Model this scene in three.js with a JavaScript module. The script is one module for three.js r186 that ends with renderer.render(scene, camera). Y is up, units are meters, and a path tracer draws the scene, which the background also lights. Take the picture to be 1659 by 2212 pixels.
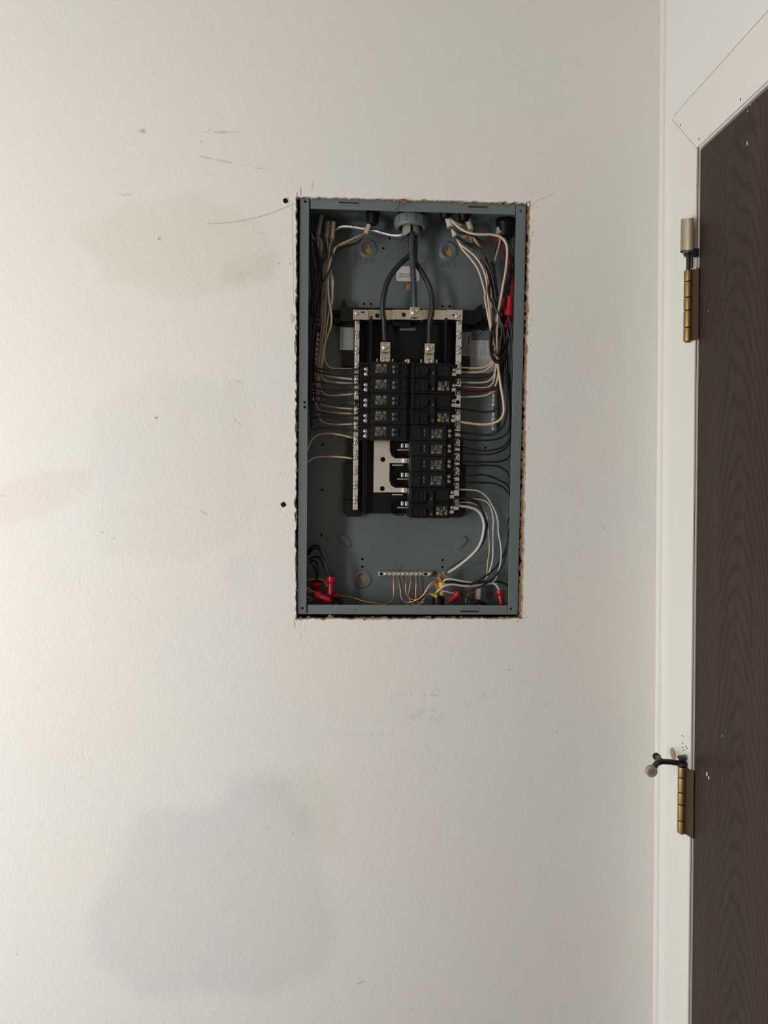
import * as THREE from 'three';
import { mergeGeometries } from 'three/addons/utils/BufferGeometryUtils.js';
import { RoundedBoxGeometry } from 'three/addons/geometries/RoundedBoxGeometry.js';
import { RectAreaLightUniformsLib } from 'three/addons/lights/RectAreaLightUniformsLib.js';
import { FontLoader } from 'three/addons/loaders/FontLoader.js';
import { TextGeometry } from 'three/addons/geometries/TextGeometry.js';

// ------------------------------------------------------------------ camera, light, exposure
const scene = new THREE.Scene();
const FOCAL = 1560, FW = 1659, FH = 2212;                      // focal length in photograph pixels
const EYE = new THREE.Vector3(0, 1.56, 1.165);                 // the wall with the panel is the plane z = 0
const camera = new THREE.PerspectiveCamera(2 * Math.atan(FH / 2 / FOCAL) * 180 / Math.PI, FW / FH, 0.05, 30);
camera.position.copy(EYE);
camera.lookAt(EYE.x + 74.5, EYE.y - 76, EYE.z - FOCAL);
camera.updateMatrixWorld(true);
scene.background = new THREE.Color(0.75, 0.82, 0.92);          // overcast sky outside the window

const renderer = new THREE.WebGLRenderer({ antialias: true });
renderer.toneMapping = THREE.LinearToneMapping;
renderer.toneMappingExposure = 1.0;
renderer.shadowMap.enabled = true;
RectAreaLightUniformsLib.init();

const ROOM = { left: -2.3, rear: 1.85, ceil: 2.46 };
const WIN = { x0: -1.62, x1: -1.24, y0: 0.9, y1: 2.0 };        // window in the rear wall, behind the camera
const WIN2 = { z0: 0.45, z1: 1.25, y0: 0.3, y1: 1.5 };          // window in the wall opposite the door
const daylight = new THREE.RectAreaLight(new THREE.Color(1.0, 0.955, 0.875), 21, WIN.x1 - WIN.x0, WIN.y1 - WIN.y0);
daylight.position.set((WIN.x0 + WIN.x1) / 2, (WIN.y0 + WIN.y1) / 2, ROOM.rear - 0.012);
daylight.lookAt(daylight.position.x, daylight.position.y, 0);
const daylight2 = new THREE.RectAreaLight(new THREE.Color(0.91, 0.98, 1.08), 10, WIN2.z1 - WIN2.z0, WIN2.y1 - WIN2.y0);
daylight2.position.set(ROOM.left + 0.012, (WIN2.y0 + WIN2.y1) / 2, (WIN2.z0 + WIN2.z1) / 2);
daylight2.lookAt(1, daylight2.position.y, daylight2.position.z);
daylight.castShadow = daylight2.castShadow = true;
scene.add(daylight, daylight2);

// ------------------------------------------------------------------ small helpers
let seed = 7;
const rnd = () => { seed = (seed * 1664525 + 1013904223) >>> 0; return seed / 4294967296; };
const V = (x, y, z) => new THREE.Vector3(x, y, z);
const lerp = (a, b, t) => a + (b - a) * t;
const smooth = (a, b, x) => { const t = Math.min(1, Math.max(0, (x - a) / (b - a))); return t * t * (3 - 2 * t); };
function hash2(x, y) { let h = (x * 374761393 + y * 668265263) | 0; h = Math.imul(h ^ (h >>> 13), 1274126177); return ((h ^ (h >>> 16)) >>> 0) / 4294967296; }
function vnoise(x, y) { const xi = Math.floor(x), yi = Math.floor(y), fx = x - xi, fy = y - yi, sx = fx * fx * (3 - 2 * fx), sy = fy * fy * (3 - 2 * fy); return lerp(lerp(hash2(xi, yi), hash2(xi + 1, yi), sx), lerp(hash2(xi, yi + 1), hash2(xi + 1, yi + 1), sx), sy); }
const fbm = (x, y, n = 4) => { let a = 0.5, s = 0, t = 0; for (let i = 0; i < n; i++) { s += a * vnoise(x, y); t += a; x *= 2.03; y *= 2.03; a *= 0.5; } return s / t; };

// a frame is a tilted set of axes on a wall (the box and the side wall are not quite plumb)
function frame(origin, rot) {
  const q = new THREE.Quaternion().setFromAxisAngle(V(0, 0, 1), rot), qi = q.clone().invert();
  return { origin, rot, toWorld: (p) => p.clone().applyQuaternion(q).add(origin), toLocal: (p) => p.clone().sub(origin).applyQuaternion(qi), dirLocal: (d) => d.clone().applyQuaternion(qi) };
}
const right = V(1, 0, 0).applyQuaternion(camera.quaternion), up = V(0, 1, 0).applyQuaternion(camera.quaternion), fwd = V(0, 0, -1).applyQuaternion(camera.quaternion);
const ray = (px, py) => right.clone().multiplyScalar((px - FW / 2) / FOCAL).addScaledVector(up, -(py - FH / 2) / FOCAL).add(fwd);
// where the line of sight through a point of the photograph meets a plane at a known depth of the frame
function meet(f, px, py, axis, value) { const o = f.toLocal(EYE), d = f.dirLocal(ray(px, py)); return o.addScaledVector(d, (value - o[axis]) / d[axis]); }
const plumb = frame(V(0, 0, 0), 0);
const onWall = (px, py, z = 0) => meet(plumb, px, py, 'z', z);
const panel = frame(onWall(887, 880, 0), -0.012);
const XR = onWall(1427, 1030, 0).x;
const side = frame(V(XR, 1.56, 0), 0.011);
const pp = (px, py, z = 0) => meet(panel, px, py, 'z', z);
const ss = (px, py, x = 0) => meet(side, px, py, 'x', x);

const origins = new Map(), taken = new Map();
function numbered(n) { const k = taken.get(n) || 0; taken.set(n, k + 1); return k ? n + '_' + String(k).padStart(3, '0') : n; }
const rootOf = (o) => { while (o.parent && o.parent !== scene) o = o.parent; return o; };
function thing(name, label, category, f, at, group) {
  const g = new THREE.Group(); g.name = numbered(name); scene.add(g);
  g.position.copy(f.toWorld(at)); g.rotation.z = f.rot; g.userData = { label, category };
  if (group) g.userData.group = group;
  origins.set(g, at.clone()); return g;
}
function setting(name, f = plumb, at = V(0, 0, 0)) { const g = new THREE.Group(); g.name = name; scene.add(g); g.position.copy(f.toWorld(at)); g.rotation.z = f.rot; g.userData = { kind: 'structure' }; origins.set(g, at.clone()); return g; }
function clean(g) { const n = g.index ? g.toNonIndexed() : g; for (const k of Object.keys(n.attributes)) if (!['position', 'normal', 'uv'].includes(k)) n.deleteAttribute(k); if (!n.attributes.uv) n.setAttribute('uv', new THREE.BufferAttribute(new Float32Array(n.attributes.position.count * 2), 2)); return n; }
function join(geos) { geos = [geos].flat(9).filter(Boolean).map(clean); return geos.length > 1 ? mergeGeometries(geos, false) : geos[0]; }
function obj(name, geos, mat, parent, label) {
  const g = join(geos).clone(), o = origins.get(rootOf(parent));
  if (o) g.translate(-o.x, -o.y, -o.z);
  const m = new THREE.Mesh(g, mat); m.name = name; m.castShadow = m.receiveShadow = true; parent.add(m);
  if (label) m.userData.label = label;
  return m;
}
const bx = (x0, x1, y0, y1, z0, z1) => { const g = new THREE.BoxGeometry(Math.abs(x1 - x0), Math.abs(y1 - y0), Math.abs(z1 - z0)); g.translate((x0 + x1) / 2, (y0 + y1) / 2, (z0 + z1) / 2); return g; };
const rb = (x0, x1, y0, y1, z0, z1, r = 0.0006) => { const w = Math.abs(x1 - x0), h = Math.abs(y1 - y0), d = Math.abs(z1 - z0); const g = new RoundedBoxGeometry(w, h, d, 1, Math.min(r, w * 0.45, h * 0.45, d * 0.45)); g.translate((x0 + x1) / 2, (y0 + y1) / 2, (z0 + z1) / 2); return g; };
function aim(g, p, dir) { g.applyQuaternion(new THREE.Quaternion().setFromUnitVectors(V(0, 1, 0), dir.clone().normalize())); g.translate(p.x, p.y, p.z); return g; }
function cyl(a, b, r0, r1 = r0, n = 14) { const d = b.clone().sub(a), g = new THREE.CylinderGeometry(r1, r0, d.length(), n); return aim(g, a.clone().add(b).multiplyScalar(0.5), d); }
const lathe = (a, dir, prof, n = 18) => aim(new THREE.LatheGeometry(prof.map(([r, h]) => new THREE.Vector2(Math.max(r, 1e-5), h)), n), a, dir);
function tube(pts, r, n = 8, tension = 0.5) {
  const c = new THREE.CatmullRomCurve3(pts, false, 'centripetal', tension), L = c.getLength();
  const segs = Math.max(6, Math.min(160, Math.round(L / 0.004)));
  const out = [new THREE.TubeGeometry(c, segs, r, n, false)];
  for (const [t, s] of [[0, -1], [1, 1]]) { const g = new THREE.CircleGeometry(r, n); g.applyQuaternion(new THREE.Quaternion().setFromUnitVectors(V(0, 0, 1), c.getTangent(t).multiplyScalar(s))); const p = c.getPoint(t); g.translate(p.x, p.y, p.z); out.push(g); }
  return out;
}
const path2 = (P, pts) => { pts.forEach((p, i) => (i ? P.lineTo(p.x ?? p[0], p.y ?? p[1]) : P.moveTo(p.x ?? p[0], p.y ?? p[1]))); P.closePath(); return P; };
function prism(pts, z0, z1, holes = [], bevel = 0) {
  const s = path2(new THREE.Shape(), pts); for (const h of holes) s.holes.push(h.isHole ? h.path : path2(new THREE.Path(), h));
  const g = new THREE.ExtrudeGeometry(s, { depth: z1 - z0 - 2 * bevel, bevelEnabled: bevel > 0, bevelThickness: bevel, bevelSize: bevel, bevelOffset: -bevel, bevelSegments: 1, curveSegments: 10 });
  g.translate(0, 0, z0 + bevel); return g;
}
const circle = (x, y, r, n = 16) => Array.from({ length: n }, (_, i) => [x + r * Math.cos(i / n * 2 * Math.PI), y + r * Math.sin(i / n * 2 * Math.PI)]);
const rect = (x0, x1, y0, y1) => [[x0, y0], [x1, y0], [x1, y1], [x0, y1]];
const ring = (x, y, z, r, t, n = 28) => { const g = new THREE.TorusGeometry(r, t, 5, n); g.translate(x, y, z); return g; };

// ------------------------------------------------------------------ computed textures and materials
function dataTex(w, h, fn, srgb) {
  const d = new Uint8Array(w * h * 4);
  for (let y = 0; y < h; y++) for (let x = 0; x < w; x++) { const c = fn(x, y), i = (y * w + x) * 4; d[i] = c[0]; d[i + 1] = c[1]; d[i + 2] = c[2]; d[i + 3] = 255; }
  const t = new THREE.DataTexture(d, w, h); t.magFilter = THREE.LinearFilter; t.minFilter = THREE.LinearMipmapLinearFilter; t.generateMipmaps = true; t.wrapS = t.wrapT = THREE.RepeatWrapping; if (srgb) t.colorSpace = THREE.SRGBColorSpace; t.needsUpdate = true; return t;
}
const lin = (r, g, b) => new THREE.Color().setRGB(r, g, b);
const std = (c, roughness, metalness = 0, more = {}) => new THREE.MeshStandardMaterial({ color: c, roughness, metalness, ...more });
// tileable value noise for bump maps
function tileNoise(n, cells) { const tab = Array.from({ length: cells * cells }, () => rnd()); const at = (i, j) => tab[((j % cells + cells) % cells) * cells + ((i % cells + cells) % cells)]; return (x, y) => { const u = x / n * cells, v = y / n * cells, xi = Math.floor(u), yi = Math.floor(v), fx = u - xi, fy = v - yi, sx = fx * fx * (3 - 2 * fx), sy = fy * fy * (3 - 2 * fy); return lerp(lerp(at(xi, yi), at(xi + 1, yi), sx), lerp(at(xi, yi + 1), at(xi + 1, yi + 1), sx), sy); }; }
const pa = tileNoise(512, 110), pb = tileNoise(512, 57), pc = tileNoise(512, 190);
const peel = dataTex(512, 512, (x, y) => { const v = 255 * (0.5 * pa(x, y) + 0.3 * pb(x, y) + 0.2 * pc(x, y)); return [v, v, v]; });
peel.repeat.set(1 / 0.28, 1 / 0.28);

const M = {
  trim: std(lin(0.76, 0.735, 0.675), 0.42, 0, { bumpMap: peel, bumpScale: 0.00012 }),
  ceiling: std(lin(0.45, 0.41, 0.36), 0.9), floor: std(lin(0.13, 0.09, 0.06), 0.6), panelling: std(lin(0.36, 0.31, 0.25), 0.6),
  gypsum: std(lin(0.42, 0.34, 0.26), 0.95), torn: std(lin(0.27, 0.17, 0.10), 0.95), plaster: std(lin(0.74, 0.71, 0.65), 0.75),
  wood: std(lin(0.42, 0.24, 0.11), 0.85), cavity: std(lin(0.12, 0.085, 0.06), 0.95),
  box: std(lin(0.124, 0.154, 0.162), 0.42, 0, { bumpMap: peel, bumpScale: 0.00003 }),
  black: new THREE.MeshPhysicalMaterial({ color: lin(0.007, 0.007, 0.008), roughness: 0.4, specularIntensity: 0.45 }), blackMatt: new THREE.MeshPhysicalMaterial({ color: lin(0.006, 0.006, 0.0065), roughness: 0.6, specularIntensity: 0.45 }), dark: std(lin(0.004, 0.004, 0.004), 0.9),
  blackWire: std(lin(0.011, 0.011, 0.012), 0.34), whiteWire: std(lin(0.56, 0.435, 0.335), 0.42), greyWire: std(lin(0.55, 0.52, 0.49), 0.4), redWire: std(lin(0.22, 0.012, 0.014), 0.4),
  sheath: std(lin(0.52, 0.43, 0.34), 0.55), service: std(lin(0.012, 0.013, 0.015), 0.42), neutral: std(lin(0.03, 0.04, 0.05), 0.36),
  zinc: std(lin(0.80, 0.83, 0.82), 0.2, 1), brightZinc: std(lin(0.85, 0.85, 0.83), 0.3, 0.7), nickel: std(lin(0.74, 0.68, 0.59), 0.3, 0.95), tin: std(lin(0.90, 0.87, 0.84), 0.3, 0.9), alu: std(lin(0.85, 0.85, 0.86), 0.25, 1),
  copper: std(lin(0.86, 0.42, 0.26), 0.3, 1), brass: std(lin(0.36, 0.25, 0.11), 0.42, 1), oldBrass: std(lin(0.06, 0.035, 0.015), 0.5, 0.35), champagne: std(lin(0.55, 0.48, 0.36), 0.38, 1), iron: std(lin(0.05, 0.047, 0.045), 0.45, 0.7),
  redCap: std(lin(0.36, 0.006, 0.018), 0.28), yellowCap: std(lin(0.55, 0.42, 0.05), 0.5), orangeTape: std(lin(0.45, 0.11, 0.045), 0.5), paper: std(lin(0.32, 0.2, 0.11), 0.9),
  hub: std(lin(0.14, 0.155, 0.172), 0.45), cableGrey: std(lin(0.25, 0.23, 0.2), 0.6), rubber: std(lin(0.36, 0.30, 0.24), 0.7), rubberCore: std(lin(0.24, 0.19, 0.15), 0.8), dent: std(lin(0.42, 0.28, 0.15), 0.8),
};

// print on labels: flat ink, made of letter-like marks where the photograph shows only illegible lines
function inkTex(w, h, paper, draw) {
  const c = document.createElement('canvas'); c.width = w; c.height = h; const x = c.getContext('2d');
  x.fillStyle = paper; x.fillRect(0, 0, w, h); draw(x, w, h);
  const t = new THREE.CanvasTexture(c); t.colorSpace = THREE.SRGBColorSpace; return t;
}
function marks(x, x0, y0, w, h, ink) { x.fillStyle = ink; let p = x0; while (p < x0 + w - h * 0.3) { const cw = h * (0.35 + 0.35 * rnd()); if (rnd() > 0.14) { x.fillRect(p, y0, cw * 0.3, h); x.fillRect(p, y0 + (rnd() > 0.5 ? 0 : h * 0.75), cw, h * 0.25); if (rnd() > 0.5) x.fillRect(p + cw * 0.7, y0, cw * 0.3, h); } p += cw + h * 0.22; } }
// a thin printed sheet facing +z; uv runs over its face
function sheet(x0, x1, y0, y1, z, t = 0.00015) { const g = new THREE.PlaneGeometry(x1 - x0, y1 - y0); g.translate((x0 + x1) / 2, (y0 + y1) / 2, z + t); return g; }

// ------------------------------------------------------------------ the room
const WX0 = -0.66, WX1 = 0.54, WY0 = 0.60, WY1 = 2.42, TW = 1400, TH = 2048;
function wallPaint() {
  const d = new Float32Array(TW * TH * 3);
  const base = [0.76, 0.752, 0.722];
  for (let y = 0; y < TH; y++) for (let x = 0; x < TW; x++) {
    const i = (y * TW + x) * 3, m = (fbm(x / 210, y / 210, 3) - 0.5), p = (fbm(x / 260 + 31, y / 260 + 7, 2) - 0.5), g = (fbm(x / 23 + 5, y / 23, 3) - 0.5);
    d[i] = base[0] * (1 + 0.02 * m + 0.03 * p + 0.02 * g); d[i + 1] = base[1] * (1 + 0.03 * m + 0.02 * g); d[i + 2] = base[2] * (1 + 0.02 * m - 0.03 * p + 0.02 * g);
  }
  const tx = (px, py) => { const w = onWall(px, py, 0); return [(w.x - WX0) / (WX1 - WX0) * TW, (w.y - WY0) / (WY1 - WY0) * TH]; };
  // touched-up and filled areas of the paint, each with its own outline
  const patches = [
    { t: [0.94, 0.955, 0.91], s: 16, p: [[160, 500], [300, 440], [430, 425], [560, 470], [600, 555], [585, 605], [520, 622], [440, 640], [330, 632], [220, 600]] },
    { t: [0.955, 0.955, 0.935], s: 10, p: [[480, 560], [596, 553], [600, 600], [540, 622], [470, 618]] },
    { t: [0.975, 0.925, 0.91], s: 10, p: [[-60, 1062], [60, 1040], [120, 1020], [195, 1012], [180, 1060], [120, 1105], [40, 1135], [-60, 1140]] },
    { t: [0.955, 0.957, 0.957], s: 18, p: [[190, 880], [340, 800], [530, 820], [545, 980], [540, 1160], [400, 1220], [230, 1200], [200, 1010]] },
    { t: [0.96, 0.965, 0.975], s: 14, p: [[500, 1200], [560, 1210], [550, 1270], [505, 1290], [480, 1250]] },
    { t: [0.90, 0.92, 0.955], s: 24, p: [[300, 1762], [345, 1746], [480, 1736], [505, 1690], [560, 1664], [610, 1690], [680, 1770], [690, 1860], [722, 2000], [700, 2110], [560, 2150], [300, 2150], [190, 2070], [195, 1970], [250, 1880]] },
    { t: [0.955, 0.955, 0.925], s: 20, p: [[560, 1690], [690, 1660], [740, 1760], [720, 1850], [660, 1800]] },
  ];
  for (const { t, s, p } of patches) {
    const q = p.map(([a, b]) => tx(a, b)), xs = q.map((v) => v[0]), ys = q.map((v) => v[1]);
    const X0 = Math.max(0, Math.floor(Math.min(...xs) - 60)), X1 = Math.min(TW - 1, Math.ceil(Math.max(...xs) + 60)), Y0 = Math.max(0, Math.floor(Math.min(...ys) - 60)), Y1 = Math.min(TH - 1, Math.ceil(Math.max(...ys) + 60));
    for (let y = Y0; y <= Y1; y++) for (let x = X0; x <= X1; x++) {
      const wx = x + 38 * (fbm(x / 60 + 3, y / 60 + t[0] * 90, 3) - 0.5), wy = y + 32 * (fbm(x / 60 + 50, y / 60 + 9, 3) - 0.5);
      let inside = false, dist = 1e9;
      for (let a = 0, b = q.length - 1; a < q.length; b = a++) {
        const [ax, ay] = q[a], [cx, cy] = q[b];
        if ((ay > wy) !== (cy > wy) && wx < (cx - ax) * (wy - ay) / (cy - ay) + ax) inside = !inside;
        const ex = cx - ax, ey = cy - ay, k = Math.min(1, Math.max(0, ((wx - ax) * ex + (wy - ay) * ey) / (ex * ex + ey * ey))); dist = Math.min(dist, Math.hypot(wx - ax - k * ex, wy - ay - k * ey));
      }
      const a = smooth(-s, s, inside ? dist : -dist), i = (y * TW + x) * 3;
      if (a > 0) for (let c = 0; c < 3; c++) d[i + c] *= lerp(1, t[c], a);
    }
  }
  const stamp = (x, y, r, col, a) => { for (let j = Math.floor(y - r - 1); j <= y + r + 1; j++) for (let i = Math.floor(x - r - 1); i <= x + r + 1; i++) { if (i < 0 || j < 0 || i >= TW || j >= TH) continue; const k = a * Math.max(0, Math.min(1, r + 0.5 - Math.hypot(i - x, j - y))); const o = (j * TW + i) * 3; for (let c = 0; c < 3; c++) d[o + c] = lerp(d[o + c], col[c], k); } };
  // pencil lines, hairline cracks, scuffs: [points, width in texels, strength, broken]
  const line = (pts, w, a, gap = 0, col = [0.1, 0.09, 0.08]) => { for (let k = 0; k + 1 < pts.length; k++) { const [x0, y0] = tx(...pts[k]), [x1, y1] = tx(...pts[k + 1]), n = Math.max(2, Math.hypot(x1 - x0, y1 - y0) * 1.6); for (let i = 0; i < n; i++) { const x = lerp(x0, x1, i / n), y = lerp(y0, y1, i / n); if (gap && fbm(x / 7, y / 7, 2) < gap) continue; stamp(x, y, w, col, a * (0.6 + 0.4 * rnd())); } } };
  line([[446, 484], [470, 483], [500, 481], [530, 476], [560, 469], [590, 460], [612, 450], [633, 441]], 0.55, 0.5, 0.3);
  line([[1150, 442], [1165, 431], [1180, 426], [1200, 417]], 0.5, 0.4, 0.35);
  line([[1146, 412], [1150, 432]], 0.5, 0.25, 0.45); line([[1144, 445], [1168, 450]], 0.5, 0.25, 0.45);
  line([[631, 436], [632, 530], [634, 660]], 0.45, 0.5, 0.15); line([[641, 415], [641, 423]], 0.6, 0.8); line([[649, 407], [649, 424]], 0.7, 0.9);
  line([[636, 1338], [636, 1356]], 0.6, 0.7, 0.2); line([[650, 1342], [649, 1380]], 0.5, 0.4, 0.5);
  line([[1134, 640], [1136, 1000], [1133, 1180]], 0.45, 0.35, 0.55); line([[1127, 1337], [1140, 1334]], 0.5, 0.4, 0.2); line([[1119, 1339], [1119, 1345]], 0.7, 0.6);
  line([[520, 358], [545, 362], [590, 370]], 0.5, 0.2, 0.4); line([[430, 338], [470, 346], [500, 353]], 1.2, 0.13, 0.4);
  line([[670, 382], [676, 395], [673, 408]], 0.7, 0.35, 0.4); line([[520, 500], [560, 503], [610, 505]], 0.7, 0.12, 0.5);
  line([[300, 1100], [380, 1090], [450, 1115]], 0.5, 0.12, 0.5); line([[430, 1102], [452, 1115]], 0.7, 0.3, 0.4); line([[500, 900], [512, 912], [520, 920]], 0.7, 0.3, 0.4);
  line([[0, 1072], [12, 1072]], 0.5, 0.5, 0.2); line([[770, 2126], [790, 2120]], 0.7, 0.35, 0.2); line([[634, 2075], [634, 2095], [632, 2100]], 0.6, 0.25, 0.2, [0.9, 0.9, 0.88]);
  line([[520, 2080], [560, 1990]], 0.5, 0.1, 0.5, [0.9, 0.9, 0.92]); line([[465, 2140], [500, 2050]], 0.5, 0.1, 0.5, [0.9, 0.9, 0.92]);
  // scuffed spots: grey grains scattered inside a box
  const scuff = (x0, y0, x1, y1, n, a) => { for (let i = 0; i < n; i++) { const g = () => (rnd() + rnd() + rnd()) / 3, [x, y] = tx(lerp(x0, x1, 1.5 * g() - 0.25), lerp(y0, y1, 1.5 * g() - 0.25)); if (fbm(x / 9, y / 9, 2) > 0.5) stamp(x, y, 0.5 + 0.8 * rnd(), [0.42, 0.4, 0.37], 0.6 * a * rnd()); } };
  scuff(301, 279, 326, 288, 500, 0.35); scuff(435, 284, 524, 289, 420, 0.3); scuff(868, 1530, 965, 1572, 1500, 0.3); scuff(855, 1498, 980, 1506, 380, 0.4); scuff(935, 1472, 960, 1500, 200, 0.4); scuff(1028, 1492, 1075, 1512, 200, 0.45); scuff(1000, 1520, 1030, 1540, 120, 0.4);
  scuff(500, 575, 545, 610, 420, 0.3); scuff(250, 418, 300, 424, 200, 0.35); scuff(740, 1583, 870, 1592, 420, 0.25); scuff(500, 820, 540, 830, 200, 0.3); scuff(640, 1345, 700, 1372, 260, 0.25); scuff(505, 520, 530, 545, 160, 0.3);
  for (let i = 0; i < 260; i++) { const [x, y] = tx(rnd() * 1430, rnd() * 2212); stamp(x, y, 0.5 + 0.4 * rnd(), [0.3, 0.27, 0.24], 0.5 * rnd()); }
  for (const [a, b] of [[435, 306], [452, 281], [560, 364], [1305, 1141], [578, 1792], [633, 1800], [35, 2062], [602, 570], [627, 570], [247, 1165], [221, 1151], [605, 1023], [1100, 1448], [1178, 1523], [1203, 1581]]) stamp(...tx(a, b), 1.1, [0.2, 0.15, 0.12], 0.8);
  const out = new Uint8Array(TW * TH * 4), enc = (v) => 255 * (v <= 0.0031308 ? 12.92 * v : 1.055 * Math.pow(v, 1 / 2.4) - 0.055);
  for (let i = 0; i < TW * TH; i++) { for (let c = 0; c < 3; c++) out[i * 4 + c] = Math.max(0, Math.min(255, enc(d[i * 3 + c]) + (hash2(i, c) - 0.5))); out[i * 4 + 3] = 255; }
  const t = new THREE.DataTexture(out, TW, TH); t.colorSpace = THREE.SRGBColorSpace; t.magFilter = THREE.LinearFilter; t.minFilter = THREE.LinearMipmapLinearFilter; t.generateMipmaps = true; t.wrapS = t.wrapT = THREE.ClampToEdgeWrapping;
  t.repeat.set(1 / (WX1 - WX0), 1 / (WY1 - WY0)); t.offset.set(-WX0 / (WX1 - WX0), -WY0 / (WY1 - WY0)); t.needsUpdate = true; return t;
}
const paintMap = wallPaint();
M.wall = std(0xffffff, 0.55, 0, { map: paintMap, bumpMap: peel, bumpScale: 0.00032 });
M.plainWall = std(lin(0.765, 0.755, 0.715), 0.6, 0, { bumpMap: peel, bumpScale: 0.0003 });

// hole cut in the drywall, ragged along every side
const DRY = 0.0127;
function ragged(corners, amp, step, chipAt = []) {
  const out = [];
  corners.forEach((a, i) => { const b = corners[(i + 1) % corners.length], L = Math.hypot(b.x - a.x, b.y - a.y), n = Math.round(L / step), nx = (b.y - a.y) / L, ny = -(b.x - a.x) / L; for (let k = 0; k < n; k++) { const t = k / n; let o = ((fbm(i * 50 + t * L * 170, i * 3.1 + amp * 999, 4) - 0.5) * 2.6 + (hash2(k, i * 7 + 3) - 0.5) * 0.5) * amp * (0.25 + 1.7 * fbm(i * 20 + t * L * 22, amp * 5000, 2)); for (const [ci, ct, w, h] of chipAt) if (ci === i) o += h * Math.max(0, 1 - Math.abs(t - ct) / w); out.push(V(lerp(a.x, b.x, t) + nx * o, lerp(a.y, b.y, t) + ny * o, 0)); } });
  return out;
}
const holeCorners = [[638, 1338], [1130, 1337], [1146, 438], [639, 424]].map(([a, b]) => onWall(a, b, 0));
const hole = ragged(holeCorners, 0.0016, 0.004, [[1, 0.9, 0.012, 0.003], [1, 0.75, 0.01, 0.002], [2, 0.0, 0.02, 0.004], [0, 0.35, 0.1, 0.002], [3, 0.35, 0.02, 0.003]]);
const wall = setting('wall_back');
obj('drywall', prism(rect(ROOM.left - 0.1, XR + 0.05, -0.02, ROOM.ceil + 0.02), -DRY, 0, [hole]), M.wall, wall);
{ // the cut face of the drywall and shreds of its brown paper
  const inner = ragged(holeCorners.map((p, i) => V(p.x + [0.0009, -0.0022, -0.0012, 0.0009][i], p.y + [1, 1, -1, -1][i] * 0.0009, 0)), 0.0017, 0.004);
  const outer = holeCorners.map((p, i) => V(p.x + [-1, 1, 1, -1][i] * 0.006, p.y + [-1, -1, 1, 1][i] * 0.006, 0));
  obj('cut_edge', prism(outer, -DRY + 0.0004, -0.0011, [inner]), M.gypsum, wall);
  const shreds = [];
  const frayed = ragged(holeCorners.map((p, i) => V(p.x + [0.0014, -0.0066, -0.0036, 0.0014][i], p.y + [1.2, 1.2, -1.4, -1.4][i] * 0.0014, 0)), 0.0032, 0.0022);
  shreds.push(prism(outer, -0.0075, -0.0058, [frayed]));
  const frayed2 = ragged(holeCorners.map((p, i) => V(p.x + [0.4, -1, -1, 0.4][i] * 0.0012, p.y + [1, 1, -1, -1][i] * 0.0012, 0)), 0.0028, 0.0023);
  obj('torn_paper', [shreds, prism(outer, -0.0028, -0.0020, [frayed2])], M.torn, wall, 'torn brown paper along the cut');
  const rim = [];
  for (const [a, b, r] of [[1149, 478, 4], [1148, 505, 5], [1147, 560, 3], [1146, 612, 3], [1146, 690, 4], [1145, 702, 2], [1144, 745, 3], [1142, 860, 3], [1140, 925, 3], [1141, 441, 4], [1134, 438, 3], [1131, 1325, 4], [640, 1340, 2], [637, 600, 2]]) { const p = onWall(a, b, 0), s = r / 1.34 / 1000, n = 9; rim.push(prism(Array.from({ length: n }, (_, k) => { const q = 0.45 + 0.75 * rnd(), t = k / n * 6.283; return [p.x + s * q * Math.cos(t) * 0.7, p.y + s * q * Math.sin(t) * 1.3]; }), 0.0000, 0.0006, [], 0.0001)); }
  obj('paint_chip', rim, M.plaster, wall);
  const cr = onWall(860, 438, -0.002), tuft = [];
  for (let k = 0; k < 16; k++) { const a = rnd() * 6.28, l = 0.003 + 0.007 * rnd(), p0 = V(cr.x + 0.004 + (rnd() - 0.5) * 0.022, cr.y + 0.0015 + 0.004 * rnd(), -0.001 + 0.004 * rnd()); tuft.push(tube([p0, V(p0.x + Math.cos(a) * l * 0.6, p0.y - l * 0.4, p0.z + 0.002), V(p0.x + Math.cos(a + 0.8) * l, p0.y - l * rnd(), p0.z + 0.003 * rnd())], 0.0003 + 0.0004 * rnd(), 4)); }
  const t1 = onWall(857, 445, 0.001), t2 = onWall(851, 453, 0.002);
  tuft.push(tube([V(cr.x, cr.y + 0.004, cr.z), V(t1.x, t1.y, t1.z), V(t2.x, t2.y, t2.z), V(t2.x - 0.002, t2.y + 0.0015, t2.z)], 0.0008, 5));
  obj('paper_shred', tuft, M.paper, wall);
  const sp = onWall(630, 688, 0), bump = new THREE.SphereGeometry(0.0056, 18, 10); bump.scale(0.85, 1.3, 0.2); bump.translate(sp.x, sp.y, 0);
  obj('filler_blob', bump, M.plainWall, wall);
  for (const [a, b] of [[336, 903], [343, 516]]) { const p = onWall(a, b, 0); obj('nail_pop', [lathe(V(p.x, p.y, -0.0002), V(0, 0, 1), [[0.0038, 0], [0.0032, 0.0008], [0.002, 0.0006], [0, 0.0002]], 12)], M.plaster, wall); obj('nail_hole', lathe(V(p.x, p.y, 0), V(0, 0, 1), [[0.0016, 0], [0.0014, 0.0007], [0, 0.0007]], 8), M.dent, wall); }
}
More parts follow.
